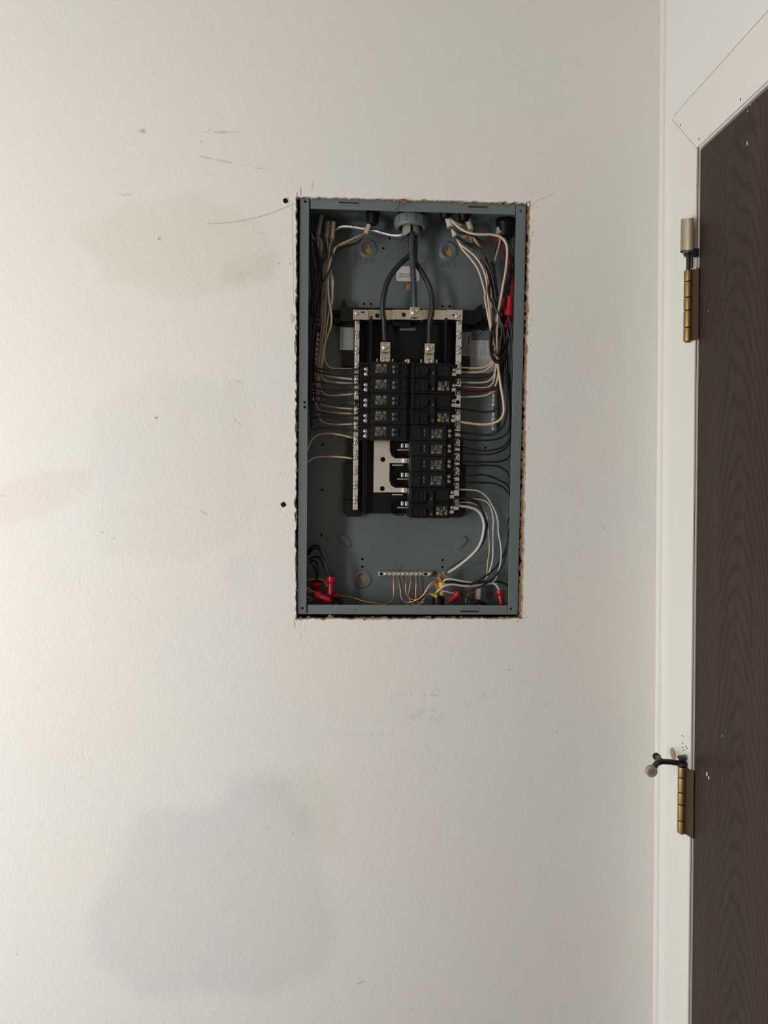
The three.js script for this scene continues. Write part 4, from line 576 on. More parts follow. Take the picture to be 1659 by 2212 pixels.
// thick service conductors
wire('service_cable', 'thick black service cable curving from the hub to the first main lug', M.service, 0.0043, [HB(520, 760, -0.052), HB(520, 950, -0.05), A(1590, 930, -0.048), A(1480, 1035, -0.044), A(1335, 1215, -0.039), A(1272, 1400, -0.038), A(1252, 1600, -0.041), C(1240, 300, -0.045), C(1243, 430, -0.047), C(1252, 575, -0.048)], 'service cable', 'thick service cables', 14);
wire('service_cable', 'thick black service cable with a reddish sheen to the second main lug', M.service, 0.0044, [HB(610, 760, -0.055), HB(630, 1000, -0.056), B(150, 1030, -0.054), B(215, 1130, -0.05), B(285, 1250, -0.046), B(335, 1380, -0.044), B(350, 1500, -0.043), B(347, 1659, -0.044), D(350, 300, -0.046), D(342, 450, -0.047), D(335, 610, -0.048)], 'service cable', 'thick service cables', 14);
wire('service_cable', 'thick blue-grey neutral service cable running straight down to the strap lug', M.neutral, 0.0047, [HB(560, 700, -0.045), HB(540, 900, -0.043), HB(545, 1200, -0.042), HB(575, 1600, -0.041), HB(600, 2000, -0.0405), L5(882, 40, -0.043), L5(884, 85, -0.044)], 'service cable', 'thick service cables', 14);
{ const t = thing('cable_sheath', 'slit grey outer sheath hanging from the conduit hub', 'cable sheath', panel, HB(540, 470, -0.05)); const a = HB(550, 420, -0.05), pts = [];
  const g = new THREE.CylinderGeometry(0.0125, 0.0145, 0.024, 24, 6, true, 0.16, Math.PI * 2 - 0.32), p = g.attributes.position; for (let i = 0; i < p.count; i++) { const y = p.getY(i), k = Math.atan2(p.getX(i), p.getZ(i)); if (y < -0.011) p.setY(i, y + 0.003 * Math.sin(k * 3 + 1)); p.setX(i, p.getX(i) * 1.05); } g.translate(a.x - 0.001, a.y - 0.011, -0.052); g.computeVertexNormals(); obj('sheath', g, M.cableGrey, t); }
{ // bare stranded conductor laid across the top
  const c = new THREE.CatmullRomCurve3([HB(400, 740, -0.055), A(1480, 712, -0.054), A(1400, 715, -0.056), A(1250, 683, -0.06), A(1130, 650, -0.062), A(1000, 632, -0.063), A(850, 608, -0.064), A(770, 605, -0.066), A(690, 635, -0.07), A(600, 700, -0.078)], false, 'centripetal');
  const t = thing('bare_stranded_conductor', 'shiny twisted bare aluminium conductor laid across the top of the box', 'wire', panel, c.getPoint(0)), fr = c.computeFrenetFrames(150, false);
  for (let s = 0; s < 6; s++) { const pts = []; for (let i = 0; i <= 150; i++) { const p = c.getPointAt(i / 150), a = s * Math.PI / 3 + i * 0.2; pts.push(p.addScaledVector(fr.normals[i], Math.cos(a) * 0.0019).addScaledVector(fr.binormals[i], Math.sin(a) * 0.0019)); } obj('strand', tube(pts, 0.00105, 6), M.alu, t); }
}
// sheathed cable ends
function sheathEnd(label, a, b, w, h) { const t = thing('cable_sheath', label, 'cable sheath', panel, a, 'beige cable sheaths'), d = b.clone().sub(a), g = new THREE.CylinderGeometry(1, 1, d.length(), 18); g.scale(w, 1, h); obj('sheath', [aim(g, a.clone().add(b).multiplyScalar(0.5), d)], M.sheath, t); return t; }
ZS = -0.014;
sheathEnd('longest tan cable sheath at the top of the tan wire bundle', A(520, 478, -0.058), A(478, 722, -0.052), 0.0062, 0.004);
sheathEnd('tan cable sheath between two others above the tan wires', A(602, 552, -0.052), A(582, 746, -0.048), 0.0050, 0.004);
sheathEnd('tan cable sheath beside the twisted bare conductor', A(662, 558, -0.048), A(645, 760, -0.045), 0.0054, 0.004);
ZS = 0;
sheathEnd('beige cable sheath leaving the connector above the raised word', A(1100, 560, -0.052), A(1050, 690, -0.055), 0.0048, 0.0036);
sheathEnd('split beige cable sheath beside the conduit hub', Q(150, 130, -0.045), Q(225, 400, -0.043), 0.0054, 0.0036);
sheathEnd('short beige cable sheath ending above the keyhole', Q(270, 360, -0.052), Q(320, 600, -0.05), 0.0046, 0.0035);
sheathEnd('round beige cable sheath with frayed paper at its end', Q(560, 150, -0.05), Q(660, 450, -0.05), 0.0048, 0.0046);
sheathEnd('stub of beige cable sheath in the large black connector', Q(1275, 410, -0.066), Q(1272, 545, -0.062), 0.0066, 0.0045);
sheathEnd('wide beige cable sheath standing behind the crossing wires', U(960, 440, -0.07), U(945, 690, -0.066), 0.0055, 0.0035);
{ const t = thing('filler_paper', 'brown paper filler frayed out of the round beige cable', 'paper', panel, Q(660, 450, -0.05)); obj('strip', [prism([Q(470, 560, -0.048), Q(600, 560, -0.048), Q(560, 620, -0.048), Q(500, 650, -0.048), Q(450, 620, -0.048)].map((p) => [p.x, p.y]).reverse(), -0.05, -0.0485), prism([Q(620, 560, -0.048), Q(680, 570, -0.048), Q(690, 680, -0.048), Q(660, 720, -0.048), Q(630, 650, -0.048)].map((p) => [p.x, p.y]).reverse(), -0.051, -0.0492), prism([Q(600, 450, -0.048), Q(700, 440, -0.048), Q(690, 500, -0.048), Q(620, 490, -0.048)].map((p) => [p.x, p.y]).reverse(), -0.0465, -0.0452)], M.paper, t); }
{ const t = thing('filler_paper', 'crumpled brown paper at the cable end above the yellow caps', 'paper', panel, U(200, 240, -0.055)); const bits = []; for (let k = 0; k < 7; k++) { const c = U(140 + rnd() * 130, 190 + rnd() * 110, -0.052 - 0.006 * rnd()), q = new THREE.PlaneGeometry(0.009, 0.012, 3, 3), p = q.attributes.position; for (let i = 0; i < p.count; i++) p.setZ(i, 0.003 * (hash2(i, k) - 0.5)); q.computeVertexNormals(); q.rotateY((rnd() - 0.5) * 2); q.rotateZ(rnd() * 3); q.translate(c.x, c.y, c.z); bits.push(q); } obj('strip', bits, M.paper, t); }

// tan (white) wires of the bundle, down to the neutral bar
ZS = -0.014;
const tanG = 'tan wires to the neutral bar by the column of five';
const bin = (y) => V(barL - 0.003, pp(620 + 870 / 5.925, 640 + y / 5.925, barZ).y, barZ - 0.004), binE = (y) => V(barL - 0.003, E(860, y, barZ).y, barZ - 0.004), NZ = barZ - 0.004;
function tan(label, pts, end) { const last = pts[pts.length - 1], stop = V(barL - 0.0075, lerp(last.y, end.y, 0.9), NZ), t = wire('neutral_wire', label, M.whiteWire, WH, [...pts, stop], 'wire', tanG); strip(t, stop, end, 0.001, M.zinc); return t; }
tan('upper tan wire onto the neutral bar level with the fourth tandem breaker', [A(585, 745, -0.047), A(598, 850, -0.045), A(605, 950, -0.044), A(582, 1150, -0.044), A(577, 1400, -0.045), C(500, 0, -0.046), C(488, 250, -0.047), C(470, 450, -0.048), C(432, 700, -0.05), C(405, 900, -0.052), C(395, 1100, -0.054), C(398, 1260, -0.056), C(425, 1370, -0.057), C(520, 1405, -0.058), C(700, 1430, -0.059)], bin(1440));
tan('lower tan wire onto the neutral bar level with the fourth tandem breaker', [A(475, 720, -0.051), A(490, 830, -0.05), A(522, 950, -0.05), A(545, 1100, -0.051), A(540, 1400, -0.052), C(450, 0, -0.052), C(462, 150, -0.052), C(445, 400, -0.053), C(425, 600, -0.054), C(400, 800, -0.055), C(385, 1000, -0.056), C(376, 1200, -0.058), C(372, 1370, -0.06), C(415, 1455, -0.061), C(520, 1482, -0.061), C(700, 1496, -0.061)], bin(1505));
tan('tan wire bowing out widest before the topmost tandem breaker', [A(640, 765, -0.044), A(617, 880, -0.042), A(608, 1000, -0.042), A(635, 1150, -0.041), A(660, 1250, -0.041), A(657, 1400, -0.042), C(592, 0, -0.043), C(565, 150, -0.044), C(567, 300, -0.045), C(540, 450, -0.047), C(492, 600, -0.05), C(478, 760, -0.053), C(492, 840, -0.057), C(530, 900, -0.06), C(600, 925, -0.061), C(740, 930, -0.061)], bin(928));
ZS = -0.008;
tan('tan wire from the connector above the raised word to the neutral bar', [A(1050, 688, -0.055), A(960, 725, -0.05), A(850, 772, -0.046), A(760, 812, -0.043), A(690, 860, -0.041), A(655, 950, -0.04), A(612, 1100, -0.04), A(602, 1300, -0.041), A(612, 1500, -0.042), C(535, 60, -0.043), C(570, 250, -0.044), C(558, 400, -0.046), C(510, 520, -0.048), C(472, 650, -0.05), C(450, 800, -0.052), C(432, 960, -0.055), C(450, 1045, -0.058), C(520, 1088, -0.06), C(650, 1106, -0.061)], bin(1115));
tan('tan wire onto the neutral bar just under the topmost tandem breaker', [A(395, 690, -0.056), A(470, 805, -0.054), A(560, 950, -0.052), A(600, 1050, -0.05), A(625, 1180, -0.048), A(650, 1350, -0.047), A(640, 1550, -0.047), C(560, 60, -0.048), C(535, 220, -0.049), C(505, 400, -0.05), C(488, 600, -0.052), C(462, 800, -0.054), C(440, 940, -0.056), C(468, 1005, -0.058), C(540, 1028, -0.059), C(700, 1046, -0.06)], bin(1060));
ZS = -0.014;
tan('tan wire landing on the neutral bar level with the third tandem breaker', [A(492, 725, -0.05), A(512, 790, -0.048), A(540, 930, -0.047), A(562, 1050, -0.047), A(578, 1250, -0.048), A(572, 1500, -0.049), C(480, 10, -0.05), C(472, 300, -0.051), C(450, 600, -0.053), C(425, 850, -0.055), C(415, 1080, -0.057), C(432, 1190, -0.059), C(475, 1250, -0.06), C(560, 1270, -0.061), C(700, 1262, -0.061)], bin(1250));
tan('tan wire landing on the neutral bar between the two lowest tandem breakers', [A(520, 760, -0.052), A(540, 900, -0.052), A(520, 1100, -0.054), A(535, 1400, -0.055), C(440, 60, -0.056), C(440, 400, -0.057), C(412, 700, -0.058), C(390, 1000, -0.059), C(378, 1300, -0.061), C(392, 1480, -0.063), C(425, 1580, -0.063), C(490, 1625, -0.062), C(620, 1641, -0.061)], bin(1635));
ZS = 0;
tan('tan wire arching from the box edge to the neutral bar under the lowest tandem breaker', [E(262, 560, -0.05), E(282, 490, -0.055), E(325, 405, -0.06), E(405, 350, -0.062), E(550, 334, -0.062), E(700, 355, -0.061)], binE(388));
tan('lowest tan wire, running nearly level from the box edge to the neutral bar', [E(255, 715, -0.052), E(282, 690, -0.056), E(340, 650, -0.06), E(500, 631, -0.061), E(700, 636, -0.061)], binE(655));

// black hot wires of the column of five
const hotG = 'black wires to the column of five';
const hots = [
  ['black wire to the upper screw of the topmost tandem breaker', C, 930, [[345, 895], [400, 925], [520, 940], [720, 940]], 0],
  ['black wire to the lower screw of the topmost tandem breaker', C, 985, [[375, 950], [430, 978], [540, 1002], [720, 1008]], 0],
  ['black wire to the upper screw of the second tandem breaker', C, 1110, [[325, 1050], [370, 1085], [450, 1106], [700, 1130]], 1],
  ['black wire to the lower screw of the second tandem breaker', C, 1180, [[330, 1155], [380, 1175], [470, 1192], [700, 1202]], 1],
  ['black wire to the upper screw of the third tandem breaker', C, 1318, [[325, 1245], [390, 1272], [520, 1298], [700, 1325]], 2],
  ['black wire to the lower screw of the third tandem breaker', C, 1383, [[370, 1335], [430, 1358], [530, 1382], [700, 1402]], 2],
  ['black wire to the upper screw of the fourth tandem breaker', C, 1510, [[345, 1468], [420, 1478], [520, 1494], [700, 1520]], 3],
  ['black wire to the lower screw of the fourth tandem breaker', C, 1580, [[325, 1556], [400, 1545], [520, 1545], [700, 1568]], 3],
  ['black wire to the upper screw of the lowest tandem breaker', E, 288, [[325, 292], [380, 268], [500, 260], [700, 276]], 4],
];
const upPaths = [
  [[390, 1480], [450, 1335], [560, 1240], [635, 1085], [652, 990], [662, 800], [690, 770]],
  [[430, 1600], [470, 1350], [500, 1050], [470, 850], [452, 700]],
  [[400, 1560], [480, 1300], [490, 1040], [440, 860], [400, 720]],
  [[470, 1600], [520, 1300], [530, 1060], [585, 930], [562, 760]],
  [[410, 1600], [430, 1300], [440, 1000], [410, 800], [390, 650]],
  [[500, 1620], [520, 1420], [500, 1150], [540, 960], [560, 800]],
  [[420, 1650], [455, 1450], [470, 1200], [480, 950], [430, 760]],
  [[395, 1650], [410, 1400], [400, 1100], [395, 850], [390, 700]],
  [[450, 1640], [440, 1450], [470, 1250], [420, 1000], [400, 800]],
];
hots.forEach(([label, cr, y, pts, row], i) => {
  const up = upPaths[i].slice().reverse().map(([x, yy], k) => A(x, yy, -0.036 - 0.004 * (i % 4) - 0.0015 * k)), top = upPaths[i][0], yTop = 640, mid = [];
  for (const f of [0.12, 0.4, 0.7, 0.9]) { const x0 = (top[0] / 5.53 + 600 - 620) * 5.925, y0 = (top[1] / 5.53 + 380 - 640) * 5.925, xe = pts[0][0], ye = pts[0][1] + (cr === E ? 1422 : 0); mid.push(C(lerp(x0, xe - 12, f) - 48 * Math.sin(f * 3.1) + (i % 3) * 6, lerp(y0, ye, f), lerp(-0.043, -0.05, f))); }
  const run = pts.map(([x, yy], k) => cr(x, yy, lerp(-0.050, -0.0465, k / 3))), px = CX - BRK - 0.0012, yEnd = Y0 - row * ROW - ((i % 2 && i < 8) ? 0.0182 : 0.0102);
  wire('hot_wire', label, M.blackWire, BK, [...up, ...mid, ...run, V(px - 0.004, lerp(cr(930, y, -0.0465).y, yEnd, 0.7), -0.0435), V(px + 0.006, yEnd, -0.0425)], 'wire', hotG);
});

// wires of the opposite side: tan wires to the far neutral bar
const farG = 'tan wires to the neutral bar of the long column';
const rin = (y) => V(barR + 0.003, D(700, y, barZ).y, NZ);
const far = (label, end, pts, r = WH, m = M.whiteWire) => { const t = wire('neutral_wire', label, m, r, [...pts.slice().reverse(), V(barR + 0.0075, pts[0].y, NZ)], 'wire', farG); strip(t, V(barR + 0.0075, pts[0].y, NZ), end, 0.001, M.zinc); return t; };
far('topmost tan wire bending onto the neutral bar across the white instruction label', rin(912), [D(780, 915, -0.060), D(900, 920, -0.058), D(1040, 908, -0.052), D(1110, 868, -0.046), D(1150, 820, -0.042), D(1165, 740, -0.040), D(1150, 600, -0.040), D(1130, 450, -0.040), D(1100, 300, -0.040), D(1072, 150, -0.041), D(1050, 0, -0.042), B(985, 1420, -0.043), B(950, 1270, -0.043), B(895, 1110, -0.044), B(800, 975, -0.045), B(710, 870, -0.046), B(660, 780, -0.047), B(645, 735, -0.05)]);
far('tan wire just under the topmost one, edging the white instruction label', rin(968), [D(780, 972, -0.060), D(900, 975, -0.057), D(1035, 960, -0.051), D(1110, 910, -0.045), D(1160, 850, -0.041), D(1178, 740, -0.039), D(1165, 600, -0.039), D(1140, 430, -0.039), D(1115, 250, -0.039), D(1090, 0, -0.040), B(1015, 1400, -0.041), B(1000, 1250, -0.041), B(950, 1090, -0.042), B(870, 970, -0.043), B(770, 880, -0.044), B(680, 810, -0.046), B(650, 745, -0.049)]);
far('tan wire under the thick black cable, upper of the pair', rin(1100), [D(780, 1103, -0.060), D(900, 1106, -0.058), D(1040, 1101, -0.055), D(1115, 1076, -0.05), D(1158, 1025, -0.045), D(1183, 955, -0.04), D(1200, 860, -0.039), D(1190, 700, -0.043), D(1150, 450, -0.048), D(1130, 200, -0.05), D(1140, 0, -0.052), B(1080, 1250, -0.055), B(1082, 1090, -0.057), B(1098, 1010, -0.058), B(1132, 895, -0.06), B(1162, 770, -0.061), B(1165, 690, -0.062)]);
far('tan wire under the thick black cable, thinner lower of the pair', rin(1155), [D(780, 1160, -0.060), D(900, 1168, -0.058), D(1000, 1172, -0.056), D(1090, 1162, -0.052), D(1148, 1120, -0.047), D(1172, 1050, -0.043), D(1190, 960, -0.042), D(1195, 800, -0.045), D(1170, 500, -0.05), D(1150, 250, -0.053), D(1110, 50, -0.055), B(1040, 1350, -0.056), B(1010, 1200, -0.056), B(1000, 1080, -0.056), B(960, 960, -0.056)], 0.0014);
far('tan wire running under the dark red cable', rin(1290), [D(780, 1290, -0.060), D(880, 1284, -0.059), D(1000, 1279, -0.057), D(1085, 1258, -0.053), D(1145, 1215, -0.048), D(1195, 1125, -0.044), D(1218, 1030, -0.042), D(1228, 900, -0.044), D(1225, 700, -0.05), D(1200, 450, -0.055), D(1180, 200, -0.058), D(1130, 0, -0.06), B(1070, 1420, -0.062), B(1030, 1250, -0.063)]);
wire('neutral_wire', 'longest beige wire, looping across the top corner and down past the ground bar', M.whiteWire, 0.00215, [Q(245, 260, -0.042), Q(320, 330, -0.038), Q(430, 420, -0.035), Q(560, 495, -0.033), Q(720, 540, -0.032), Q(900, 552, -0.032), Q(1080, 552, -0.032), Q(1220, 580, -0.032), Q(1330, 640, -0.032), Q(1400, 750, -0.032), Q(1425, 900, -0.032), Q(1415, 1100, -0.033), Q(1385, 1350, -0.034), Q(1330, 1650, -0.035), Q(1300, 1830, -0.036), D(1215, 260, -0.038), D(1205, 500, -0.042), D(1205, 720, -0.042), D(1218, 870, -0.038), D(1228, 960, -0.034), D(1248, 1100, -0.032), D(1272, 1250, -0.031), D(1292, 1380, -0.031), D(1293, 1490, -0.032), D(1255, 1570, -0.034), D(1170, 1622, -0.037), D(1030, 1642, -0.04), D(850, 1625, -0.042), D(720, 1605, -0.043), D(640, 1592, -0.043)], 'wire', 'beige wires of the long column', 10);

// hot wires of the long column
const hot2 = 'black wires to the long column';
wire('feeder_wire', 'thick black wire under the white instruction label', M.service, 0.0032, [D(660, 1015, -0.042), D(760, 1022, -0.044), D(900, 1030, -0.046), D(1040, 1022, -0.046), D(1140, 995, -0.045), D(1220, 945, -0.046), D(1260, 850, -0.05), D(1270, 700, -0.056), D(1250, 500, -0.06), D(1290, 250, -0.064), D(1300, 50, -0.066), B(1270, 1000, -0.067), B(1230, 780, -0.064), B(1200, 690, -0.062)], 'wire', hot2, 10);
wire('feeder_wire', 'thick dark red wire bending up behind the long beige wire', std(lin(0.045, 0.010, 0.010), 0.4), 0.0034, [D(660, 1170, -0.042), D(760, 1185, -0.044), D(900, 1200, -0.046), D(1050, 1204, -0.046), D(1150, 1185, -0.046), D(1220, 1130, -0.047), D(1262, 1030, -0.05), D(1275, 860, -0.056), D(1285, 650, -0.06), D(1310, 400, -0.066), D(1320, 150, -0.068), B(1290, 1150, -0.07)], 'wire', hot2, 10);
const rt = CX + BRK + 0.0012;
const hotR = (label, r, s, pts) => { const y = Y0 - r * ROW - (ROW - [0.0182, 0.0102][s]); wire('hot_wire', label, M.blackWire, BK, [V(rt - 0.006, y, -0.0425), V(rt + 0.004, lerp(y, pts[0].y, 0.4), -0.0435), ...pts], 'wire', hot2); };
wire('hot_wire', 'black wire leaving the middle two-pole breaker just above the beige wire', M.blackWire, BK, [V(rt - 0.004, D(700, 1430, -0.043).y, -0.043), D(820, 1450, -0.05), D(950, 1468, -0.055), D(1080, 1480, -0.056), D(1170, 1462, -0.054), D(1225, 1410, -0.052), D(1258, 1330, -0.052), D(1272, 1200, -0.055), D(1285, 950, -0.06), D(1290, 700, -0.064)], 'wire', hot2);
hotR('black wire to the upper pole of the first tandem breaker below the two-poles', 4, 0, [F(820, 330, -0.05), F(950, 345, -0.052), F(1100, 354, -0.052), F(1200, 322, -0.05), F(1285, 240, -0.049), F(1322, 120, -0.05), D(1335, 1420, -0.052), D(1330, 1150, -0.054), D(1310, 900, -0.056), D(1300, 700, -0.056), D(1330, 500, -0.05)]);
hotR('black wire to the lower pole of the first tandem breaker below the two-poles', 4, 1, [F(800, 412, -0.05), F(950, 420, -0.054), F(1100, 420, -0.056), F(1245, 392, -0.056), F(1335, 332, -0.055), F(1365, 240, -0.055), F(1368, 60, -0.056), D(1360, 1200, -0.057), D(1345, 900, -0.058), D(1335, 650, -0.058), D(1380, 420, -0.05)]);
hotR('black wire to the upper pole of the second tandem breaker below the two-poles', 5, 0, [F(760, 512, -0.05), F(860, 528, -0.054), F(1000, 554, -0.056), F(1140, 550, -0.057), F(1260, 515, -0.058), F(1345, 445, -0.058), F(1375, 340, -0.058), F(1385, 150, -0.06), D(1375, 1250, -0.062), D(1355, 950, -0.062)]);
hotR('black wire to the lower pole of the second tandem breaker below the two-poles', 5, 1, [F(760, 582, -0.05), F(900, 595, -0.055), F(1050, 605, -0.057), F(1190, 585, -0.058), F(1295, 535, -0.06), F(1368, 465, -0.06), F(1405, 340, -0.062), F(1410, 100, -0.064)]);
hotR('black wire to the upper pole of the third tandem breaker below the two-poles', 6, 0, [F(760, 692, -0.05), F(900, 698, -0.056), F(1100, 700, -0.06), F(1250, 691, -0.062), F(1335, 660, -0.063), F(1385, 600, -0.064), F(1405, 500, -0.066)]);
hotR('black wire to the lower pole of the third tandem breaker below the two-poles', 6, 1, [F(760, 748, -0.05), F(900, 746, -0.056), F(1100, 742, -0.06), F(1225, 755, -0.061), F(1308, 800, -0.062), F(1362, 870, -0.064), F(1400, 980, -0.066)]);
hotR('black wire to the upper pole of the tandem breaker above the lowest two-pole', 7, 0, [F(760, 878, -0.05), F(900, 868, -0.056), F(1030, 862, -0.06), F(1150, 893, -0.06), F(1260, 945, -0.061), F(1345, 1000, -0.062), F(1390, 1090, -0.064), F(1395, 1300, -0.066), H(1360, 200, -0.066), H(1340, 400, -0.064), H(1300, 560, -0.06), H(1225, 700, -0.054), H(1120, 810, -0.048), H(1020, 880, -0.045), H(960, 925, -0.044), H(870, 965, -0.044), H(800, 1020, -0.046), H(735, 1085, -0.05)]);
hotR('black wire to the lower pole of the tandem breaker above the lowest two-pole', 7, 1, [F(820, 960, -0.052), F(1000, 965, -0.058), F(1120, 966, -0.06), F(1240, 998, -0.06), F(1325, 1060, -0.06), F(1362, 1140, -0.06), F(1370, 1400, -0.06), H(1345, 150, -0.058), H(1338, 450, -0.054), H(1300, 650, -0.048), H(1230, 800, -0.044), H(1140, 900, -0.041), H(1050, 960, -0.04), H(960, 1005, -0.04), H(880, 1035, -0.042), H(810, 1060, -0.045), H(752, 1082, -0.047), H(722, 1082, -0.048)]);
// wires of the lowest two-pole breaker
wire('neutral_wire', 'pale wire from the lowest two-pole breaker, outermost of the hanging ones', M.greyWire, 0.0014, [F(650, 1050, -0.043), F(760, 1052, -0.046), F(860, 1056, -0.05), F(980, 1076, -0.052), F(1078, 1150, -0.052), F(1148, 1260, -0.052), F(1200, 1375, -0.052), F(1222, 1500, -0.052), H(1222, 280, -0.052), H(1252, 450, -0.052), H(1262, 590, -0.052), H(1243, 730, -0.052), H(1205, 850, -0.053), H(1190, 900, -0.055), H(1140, 940, -0.055)], 'wire', 'pale wires of the lowest two-pole breaker');
wire('neutral_wire', 'pale wire from the lowest two-pole breaker, middle of the three hanging straight', M.greyWire, 0.0014, [F(650, 1165, -0.044), F(780, 1168, -0.05), F(900, 1172, -0.055), F(1020, 1186, -0.058), F(1098, 1232, -0.058), F(1145, 1340, -0.058), F(1162, 1480, -0.058), H(1158, 200, -0.058), H(1155, 450, -0.058), H(1152, 620, -0.058), H(1130, 740, -0.058), H(1095, 830, -0.06), H(1060, 900, -0.062)], 'wire', 'pale wires of the lowest two-pole breaker');
wire('neutral_wire', 'pale thin wire hanging nearest the thick pair from the lowest two-pole breaker', M.whiteWire, 0.0012, [F(650, 1232, -0.044), F(800, 1214, -0.052), F(930, 1240, -0.058), F(1025, 1300, -0.062), F(1075, 1400, -0.064), F(1085, 1500, -0.065), H(1095, 280, -0.066), H(1108, 430, -0.066), H(1105, 560, -0.066), H(1088, 680, -0.066), H(1075, 860, -0.067)], 'wire', 'pale wires of the lowest two-pole breaker');
wire('neutral_wire', 'thick pale wire curving from the lowest two-pole breaker down to the yellow caps', M.greyWire, 0.0024, [F(640, 1245, -0.043), F(740, 1262, -0.045), F(850, 1278, -0.046), F(955, 1318, -0.046), F(1018, 1405, -0.046), F(1043, 1520, -0.046), H(1040, 240, -0.046), H(1015, 380, -0.047), H(960, 500, -0.048), H(870, 598, -0.05), H(740, 705, -0.054), H(640, 775, -0.058), H(575, 815, -0.062), H(530, 870, -0.066)], 'wire', 'pale wires of the lowest two-pole breaker', 10);
wire('hot_wire', 'black wire twinned with the thick pale wire to the yellow caps', M.blackWire, 0.0022, [F(640, 1150, -0.043), F(740, 1158, -0.046), F(850, 1170, -0.048), F(950, 1222, -0.05), F(1025, 1335, -0.05), F(1075, 1480, -0.05), H(1078, 200, -0.05), H(1060, 330, -0.051), H(1005, 460, -0.052), H(920, 560, -0.053), H(800, 645, -0.056), H(680, 712, -0.06), H(585, 785, -0.064), H(530, 865, -0.068)], 'wire', 'pale wires of the lowest two-pole breaker', 10);
// crossing wires at the foot of the box
wire('splice_wire', 'pale wire bent over above the yellow cap, upper of the crossing pair', M.greyWire, 0.0018, [U(255, 350, -0.052), U(290, 300, -0.05), U(370, 282, -0.049), U(480, 295, -0.05), U(620, 325, -0.051), U(760, 345, -0.053), U(880, 352, -0.056)], 'wire', 'crossing wires at the foot of the box');
wire('splice_wire', 'pale wire rising from the yellow cap, lower of the crossing pair', M.greyWire, 0.0019, [U(110, 560, -0.042), U(180, 490, -0.04), U(270, 425, -0.038), U(370, 395, -0.038), U(500, 395, -0.04), U(640, 420, -0.042), U(760, 428, -0.044), U(900, 415, -0.048), U(1040, 395, -0.052), U(1180, 375, -0.056), U(1260, 375, -0.056), U(1310, 410, -0.054), U(1380, 530, -0.052)], 'wire', 'crossing wires at the foot of the box');
wire('splice_wire', 'black wire running level behind the crossing pale wires', M.blackWire, 0.0019, [U(250, 330, -0.056), U(400, 345, -0.055), U(600, 362, -0.055), U(850, 360, -0.054), U(1050, 345, -0.054), U(1230, 328, -0.056), U(1380, 345, -0.058), U(1500, 385, -0.06), U(1560, 420, -0.062)], 'wire', 'crossing wires at the foot of the box');
wire('splice_wire', 'thin black wire drooping from the red cap to the bottom of the box', M.blackWire, 0.0013, [U(520, 545, -0.05), U(600, 600, -0.048), U(720, 650, -0.045), U(860, 685, -0.042), U(1000, 715, -0.04), U(1110, 765, -0.038), U(1210, 825, -0.036)], 'wire', 'crossing wires at the foot of the box');
wire('splice_wire', 'grey twisted wire between the yellow cap and the red cap', M.greyWire, 0.0011, [U(230, 530, -0.044), U(320, 530, -0.042), U(400, 560, -0.042), U(470, 555, -0.044), U(520, 535, -0.046)], 'wire', 'crossing wires at the foot of the box');
wire('splice_wire', 'second pale wire beside the one entering the lone red cap', M.greyWire, 0.0015, [U(1230, 355, -0.058), U(1300, 365, -0.057), U(1345, 420, -0.056), U(1400, 520, -0.054)], 'wire', 'crossing wires at the foot of the box');

// ------------------------------------------------------------------ bare copper
const cz = -0.086;
bareW('bare copper wire bending off under the ground bar towards the tipped red caps', [I(515, 450, cz), I(518, 600, -0.082), I(521, 760, -0.08), I(515, 900, -0.078), I(480, 1000, -0.075), I(400, 1068, -0.072), I(300, 1098, -0.07), I(170, 1073, -0.07), I(20, 1052, -0.072), G(960, 1168, -0.076), G(830, 1128, -0.08), G(680, 1105, -0.082)]);
bareW('bare copper wire sweeping from the ground bar up to the yellow caps', [I(620, 450, cz), I(640, 580, -0.08), I(670, 740, -0.076), I(683, 860, -0.074), I(692, 940, -0.072), I(735, 1018, -0.07), I(830, 1050, -0.068), I(950, 1030, -0.065), I(1080, 970, -0.062), I(1180, 885, -0.06), I(1255, 765, -0.058), I(1330, 655, -0.056), I(1420, 590, -0.055), I(1500, 575, -0.055)]);
bareW('bare copper wire from the middle of the ground bar, curving under its neighbour', [I(812, 450, cz), I(800, 600, -0.08), I(788, 760, -0.078), I(810, 860, -0.077), I(880, 955, -0.075), I(960, 992, -0.073), I(1060, 980, -0.07), I(1180, 905, -0.068), I(1260, 790, -0.066), I(1340, 690, -0.062), I(1450, 620, -0.06)]);
bareW('bare copper wire kinked below the ground bar, crossing the sweeping one', [I(912, 450, cz), I(905, 600, -0.081), I(875, 740, -0.08), I(860, 870, -0.08), I(875, 980, -0.079), I(920, 1065, -0.076), I(1040, 1108, -0.07), I(1130, 1065, -0.067), I(1230, 940, -0.065), I(1310, 865, -0.06), I(1400, 870, -0.057)]);
bareW('straightest bare copper wire under the ground bar', [I(1020, 450, cz), I(1028, 620, -0.081), I(1020, 800, -0.08), I(1030, 975, -0.078), I(1080, 1060, -0.076), I(1180, 1060, -0.074), I(1245, 990, -0.072)]);
{ const t = thing('bare_copper_wire', 'short grey wire end sticking up out of the ground bar', 'wire', panel, I(545, 345, cz)); obj('conductor', tube([I(540, 360, cz), I(553, 310, -0.083), I(580, 232, -0.080)], 0.00105, 8), M.zinc, t); }
bareW('copper wire under the tan wire leaving the connector above the raised word', [A(1050, 695, -0.056), A(1040, 715, -0.055), A(960, 758, -0.052), A(880, 790, -0.05), A(800, 812, -0.048), A(700, 850, -0.047)], 0.0009);
bareW('bent copper wire end behind the drooping black wire', [U(700, 745, -0.06), U(712, 680, -0.06), U(740, 615, -0.06), U(800, 570, -0.062), U(880, 540, -0.066)], 0.0013);
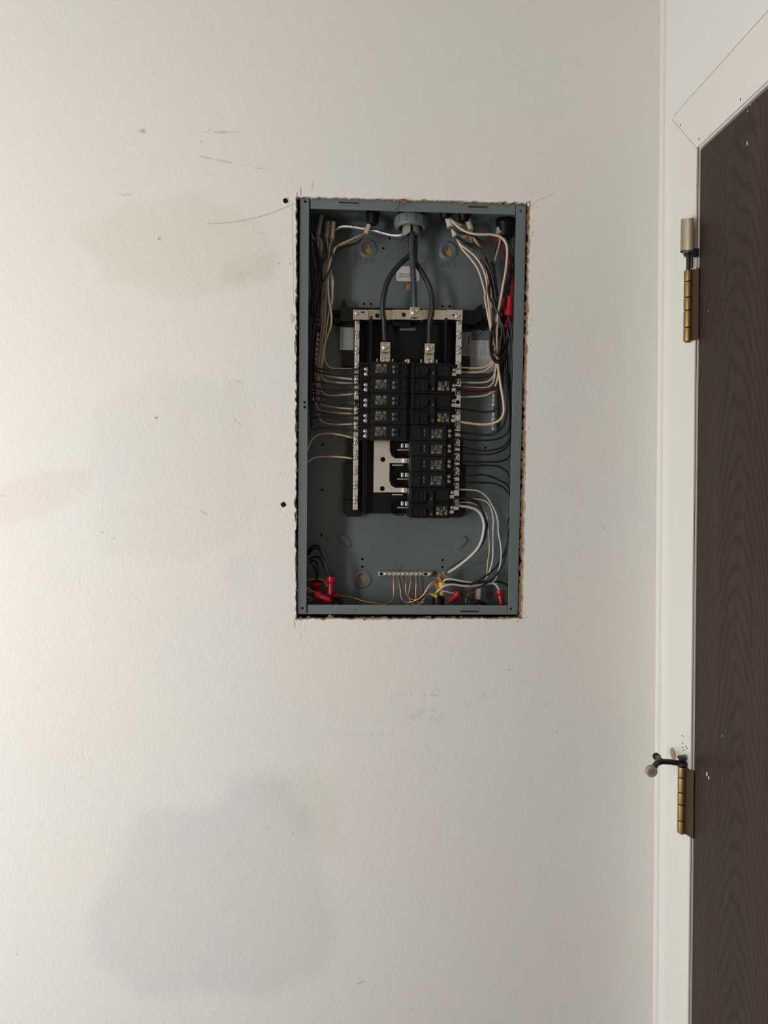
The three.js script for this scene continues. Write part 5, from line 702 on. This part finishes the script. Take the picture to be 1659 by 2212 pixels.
wire('hot_wire', 'black wire under the copper one leaving the connector above the raised word', M.blackWire, BK, [A(1045, 700, -0.058), A(960, 790, -0.06), A(860, 835, -0.058), A(760, 860, -0.055), A(700, 920, -0.052), A(690, 1000, -0.052)]);

// ------------------------------------------------------------------ black wires and loops in the corner of the red caps
const loopG = 'black wires looped below the red caps';
const loops = [
  ['black wire forming the outer rim of the hanging loop', [[510, -30, -0.046], [570, 130, -0.044], [640, 270, -0.042], [655, 420, -0.040], [640, 700, -0.037], [590, 950, -0.035], [548, 1180, -0.033], [528, 1400, -0.032], [535, 1640, -0.032], [580, 1830, -0.032], [670, 1950, -0.032], [780, 1990, -0.033], [880, 1950, -0.035], [960, 1850, -0.038], [1000, 1700, -0.042], [1010, 1400, -0.048]]],
  ['black wire just inside the rim of the hanging loop', [[740, -20, -0.046], [760, 250, -0.044], [770, 480, -0.042], [745, 700, -0.040], [680, 900, -0.038], [620, 1120, -0.036], [585, 1350, -0.035], [580, 1600, -0.035], [620, 1800, -0.036], [700, 1900, -0.037], [800, 1930, -0.038], [900, 1870, -0.041], [940, 1700, -0.045]]],
  ['black wire crossing over the others at the top of the loop', [[490, -60, -0.038], [560, 120, -0.035], [690, 360, -0.031], [790, 540, -0.030], [850, 760, -0.030], [882, 960, -0.031], [878, 1150, -0.032], [845, 1350, -0.034], [815, 1550, -0.036], [820, 1750, -0.04], [870, 1860, -0.044]]],
  ['black wire passing behind the crossing at the top of the loop', [[620, -40, -0.050], [680, 120, -0.048], [740, 300, -0.047], [800, 500, -0.047], [880, 740, -0.048], [940, 1000, -0.049], [960, 1250, -0.05], [985, 1500, -0.05], [990, 1800, -0.05], [985, 2100, -0.05], [1000, 2300, -0.05]]],
  ['black wire running slantwise from the red cap through the loop', [[1030, -40, -0.036], [960, 150, -0.036], [880, 340, -0.037], [815, 500, -0.038], [760, 660, -0.042], [730, 850, -0.044], [720, 1100, -0.045], [680, 1330, -0.043], [620, 1540, -0.038], [600, 1700, -0.037]]],
  ['black wire leaving the mouth of the upright red cap', [[1080, 590, -0.034], [1100, 700, -0.034], [1140, 850, -0.034], [1175, 1010, -0.035], [1200, 1180, -0.037], [1215, 1400, -0.042], [1200, 1800, -0.046], [1180, 2200, -0.05], [1170, 2500, -0.052]]],
  ['second black wire leaving the mouth of the upright red cap', [[1070, 590, -0.038], [1085, 720, -0.038], [1065, 850, -0.038], [1060, 1000, -0.038], [1090, 1150, -0.038], [1120, 1300, -0.04], [1110, 1600, -0.044], [1100, 1900, -0.047], [1115, 2300, -0.05]]],
  ['glossy black wire inside the hanging loop', [[790, 960, -0.048], [770, 1150, -0.046], [790, 1320, -0.044], [830, 1450, -0.043], [900, 1620, -0.043], [930, 1500, -0.044], [1000, 1400, -0.046], [1080, 1380, -0.048]]],
  ['black wire twisting through the bottom of the loop', [[660, 1640, -0.037], [720, 1740, -0.036], [800, 1800, -0.036], [880, 1850, -0.037], [940, 1880, -0.04], [1000, 1830, -0.044]]],
  ['black wire hanging from the loop beside the box edge', [[960, 1500, -0.048], [975, 1750, -0.049], [970, 2000, -0.048], [985, 2200, -0.047], [1010, 2450, -0.048], [1040, 2800, -0.052]]],
];
const leads = [[[880, 1010, -0.054], [980, 1250, -0.051], [1060, 1500, -0.048]], [[1080, 1130, -0.056], [1140, 1350, -0.052], [1175, 1600, -0.049]], [[850, 1100, -0.05], [940, 1350, -0.045], [1010, 1600, -0.041]], [[950, 1050, -0.058], [1030, 1280, -0.056], [1090, 1550, -0.053]], [[1500, 1150, -0.05], [1490, 1350, -0.045], [1450, 1600, -0.039]]];   // how they reach down from the connectors
loops.forEach(([label, pts], i) => wire('hot_wire', label, M.blackWire, 0.00165, [...(leads[i] || []).map(([x, y, z]) => Q(x, y, z)), ...pts.map(([x, y, z]) => K(x, y, z))], 'wire', loopG));
for (const [label, pts] of [
  ['black wire leaving the short beige sheath, nearest the keyhole', [[300, 590, -0.048], [400, 660, -0.045], [500, 730, -0.043], [640, 800, -0.042], [760, 870, -0.042], [860, 980, -0.042], [960, 1130, -0.042], [1060, 1330, -0.042], [1130, 1560, -0.042], [1180, 1830, -0.043]]],
  ['black wire arching just above its twin from the short beige sheath', [[330, 580, -0.05], [450, 650, -0.048], [600, 740, -0.046], [760, 795, -0.046], [860, 860, -0.047], [940, 980, -0.048], [1010, 1130, -0.049], [1080, 1350, -0.05], [1130, 1600, -0.05], [1170, 1830, -0.05]]],
  ['black wire dipping out of the split beige sheath', [[190, 390, -0.041], [270, 430, -0.039], [350, 490, -0.038], [440, 520, -0.038], [540, 535, -0.04], [700, 580, -0.046], [850, 680, -0.052], [960, 820, -0.054], [1060, 1010, -0.054], [1140, 1180, -0.053], [1180, 1500, -0.05], [1200, 1830, -0.048]]],
  ['black wire from the large connector down along the box edge', [[1330, 560, -0.06], [1420, 680, -0.058], [1480, 860, -0.056], [1510, 1050, -0.055], [1505, 1250, -0.054], [1490, 1450, -0.052], [1440, 1680, -0.048], [1400, 1850, -0.042]]],
  ['second black wire from the large connector down along the box edge', [[1400, 560, -0.066], [1480, 750, -0.066], [1530, 950, -0.068], [1560, 1300, -0.07], [1570, 1700, -0.072]]],
  ['black wire hanging behind the loops from the large connector', [[1290, 560, -0.068], [1240, 750, -0.07], [1180, 950, -0.07], [1150, 1150, -0.068], [1160, 1400, -0.064], [1200, 1700, -0.06], [1230, 1850, -0.056]]],
]) wire('hot_wire', label, M.blackWire, BK, pts.map(([x, y, z]) => Q(x, y, z)), 'wire', 'black wires from the connectors by the hub');
wire('neutral_wire', 'thin white wire tip beside the split beige sheath', M.whiteWire, 0.001, [Q(250, 240, -0.04), Q(320, 290, -0.038), Q(390, 330, -0.037), Q(460, 362, -0.036)]);
wire('neutral_wire', 'beige wire leaving the round sheath below its frayed paper', M.whiteWire, 0.0019, [Q(670, 470, -0.052), Q(690, 580, -0.052), Q(740, 670, -0.052), Q(790, 740, -0.053), Q(850, 830, -0.055)]);
for (const [label, pts] of [
  ['dark red wire running level behind the beige cables', [[620, 755, -0.07], [760, 735, -0.07], [900, 700, -0.07], [1050, 660, -0.07], [1200, 640, -0.068], [1270, 680, -0.066]]],
  ['dark red wire just under the level one behind the beige cables', [[850, 770, -0.072], [1000, 745, -0.072], [1150, 730, -0.072], [1270, 720, -0.07], [1330, 850, -0.066], [1375, 1000, -0.06]]],
  ['bright red wire dropping to the upright red cap', [[1300, 700, -0.066], [1340, 900, -0.062], [1370, 1080, -0.058], [1420, 1250, -0.052], [1450, 1450, -0.046], [1485, 1650, -0.04], [1510, 1850, -0.036]]],
  ['second red wire dropping to the upright red cap', [[1400, 800, -0.064], [1460, 1080, -0.056], [1490, 1300, -0.052], [1530, 1550, -0.044], [1550, 1850, -0.038]]],
  ['red wire against the box edge above the red caps', [[1440, 900, -0.064], [1530, 1300, -0.056], [1560, 1600, -0.05], [1570, 1850, -0.045]]],
]) wire('red_wire', label, M.redWire, 0.0011, pts.map(([x, y, z]) => Q(x, y, z)), 'wire', 'red wires above the red caps');

// black loops over the tipped red caps in the lower corner
for (const [label, pts] of [
  ['black wire arching outermost into the upright red cap of the lower corner', [[60, 420, -0.05], [150, 290, -0.046], [280, 225, -0.042], [410, 280, -0.039], [520, 430, -0.037], [610, 640, -0.036], [675, 860, -0.036], [715, 1060, -0.037], [718, 1120, -0.037]]],
  ['black wire arching inside the outermost one in the lower corner', [[80, 480, -0.056], [190, 340, -0.05], [300, 300, -0.046], [400, 400, -0.043], [480, 560, -0.041], [560, 760, -0.04], [630, 960, -0.039], [672, 1080, -0.038], [680, 1120, -0.038]]],
  ['black wire looping lower behind the arches of the lower corner', [[100, 620, -0.06], [200, 560, -0.056], [330, 540, -0.052], [430, 620, -0.05], [490, 800, -0.048], [560, 980, -0.044], [620, 1090, -0.04]]],
  ['black wire dropping straight into the wide red cap of the lower corner', [[120, 700, -0.058], [240, 640, -0.054], [310, 720, -0.05], [340, 860, -0.048], [350, 1000, -0.046], [330, 1130, -0.045], [310, 1240, -0.045]]],
  ['second black wire dropping into the wide red cap of the lower corner', [[200, 800, -0.06], [260, 860, -0.056], [290, 960, -0.052], [300, 1100, -0.05], [290, 1240, -0.048]]],
]) wire('hot_wire', label, M.blackWire, 0.0018, pts.map(([x, y, z]) => J(x, y, z)), 'wire', 'black wires arching into the lower red caps');
for (const [label, pts] of [
  ['tan wire passing over the wide red cap in the lower corner', [[20, 1210, -0.056], [110, 1170, -0.052], [250, 1165, -0.05], [420, 1165, -0.05], [510, 1195, -0.05], [560, 1270, -0.05], [600, 1360, -0.05]]],
  ['tan wire entering the lying red cap from the box edge', [[20, 1390, -0.04], [90, 1430, -0.04], [160, 1480, -0.04], [270, 1515, -0.042]]],
  ['second tan wire entering the lying red cap from the box edge', [[20, 1480, -0.042], [110, 1505, -0.042], [200, 1520, -0.043], [270, 1520, -0.044]]],
  ['tan wire curling under the lying red cap', [[40, 1660, -0.044], [120, 1680, -0.044], [200, 1690, -0.044], [160, 1740, -0.046], [60, 1780, -0.048]]],
]) wire('neutral_wire', label, M.whiteWire, 0.0013, pts.map(([x, y, z]) => J(x, y, z)), 'wire', 'tan wires among the lower red caps');

// ------------------------------------------------------------------ twist-on and crimp caps
function cap(label, mouth, tip, r, mat = M.redCap, group = 'red wire caps') {
  const t = thing('wire_cap', label, 'wire cap', panel, mouth, group), d = tip.clone().sub(mouth), L = d.length();
  obj('skirt', lathe(mouth, d, [[r * 0.8, 0.0015], [r * 0.98, 0], [r, 0.0005], [r * 1.0, L * 0.28], [r * 0.72, L * 0.37]], 20), mat, t);
  obj('body', lathe(mouth, d, [[r * 0.76, L * 0.33], [r * 0.70, L * 0.40], [r * 0.66, L * 0.94], [r * 0.58, L * 0.985], [r * 0.4, L], [0, L]], 20), mat, t);
  for (let k = 0; k < 6; k++) { const g = rb(-r * 0.09, r * 0.09, L * 0.04, L * 0.27, r * 0.97, r * 1.06, 0.0003); g.rotateY(k * Math.PI / 3 + 0.3); obj('ridge', aim(g, mouth, d), mat, t); }
  return t;
}
cap('upright red cap standing by the box edge above the black loops', K(1100, 588, -0.036), K(1140, -20, -0.036), 0.0075);
cap('red cap half hidden behind the upright one', K(990, 470, -0.052), K(930, 60, -0.056), 0.0070);
cap('dark red cap hanging under the upright one by the box edge', K(1030, 1000, -0.052), K(1130, 620, -0.058), 0.0078);
cap('red cap peeping out between the tan wires', K(600, 700, -0.062), K(610, 420, -0.064), 0.0035);
cap('red cap pointing straight down in the lower corner', J(704, 1080, -0.037), J(690, 1595, -0.036), 0.0076);
cap('wide red cap behind the lying ones in the lower corner', J(308, 1215, -0.045), J(300, 1600, -0.05), 0.0108);
cap('red cap lying slantwise on top in the lower corner', J(250, 1560, -0.034), J(690, 1745, -0.028), 0.0068);
cap('red cap poking out sideways behind the slanting one', J(560, 1640, -0.05), J(930, 1590, -0.048), 0.0066);
cap('red cap lying at the very bottom under the slanting one', J(420, 1800, -0.052), J(760, 1740, -0.05), 0.0052);
cap('red cap lying open beside the yellow caps', U(560, 560, -0.046), U(375, 745, -0.044), 0.0078);
cap('lone red cap standing mouth up by the box edge', U(1378, 510, -0.052), U(1415, 800, -0.046), 0.0078);
cap('tall yellow cap at the end of the copper wires', U(235, 350, -0.052), U(215, 655, -0.048), 0.0066, M.yellowCap, 'yellow wire caps');
cap('small pale yellow cap over the copper ends', U(60, 570, -0.044), U(130, 650, -0.042), 0.0052, M.yellowCap, 'yellow wire caps');
cap('orange cap wedged behind the tall yellow cap', U(120, 360, -0.06), U(165, 540, -0.058), 0.0046, M.orangeTape, 'orange wire cap');

renderer.render(scene, camera);
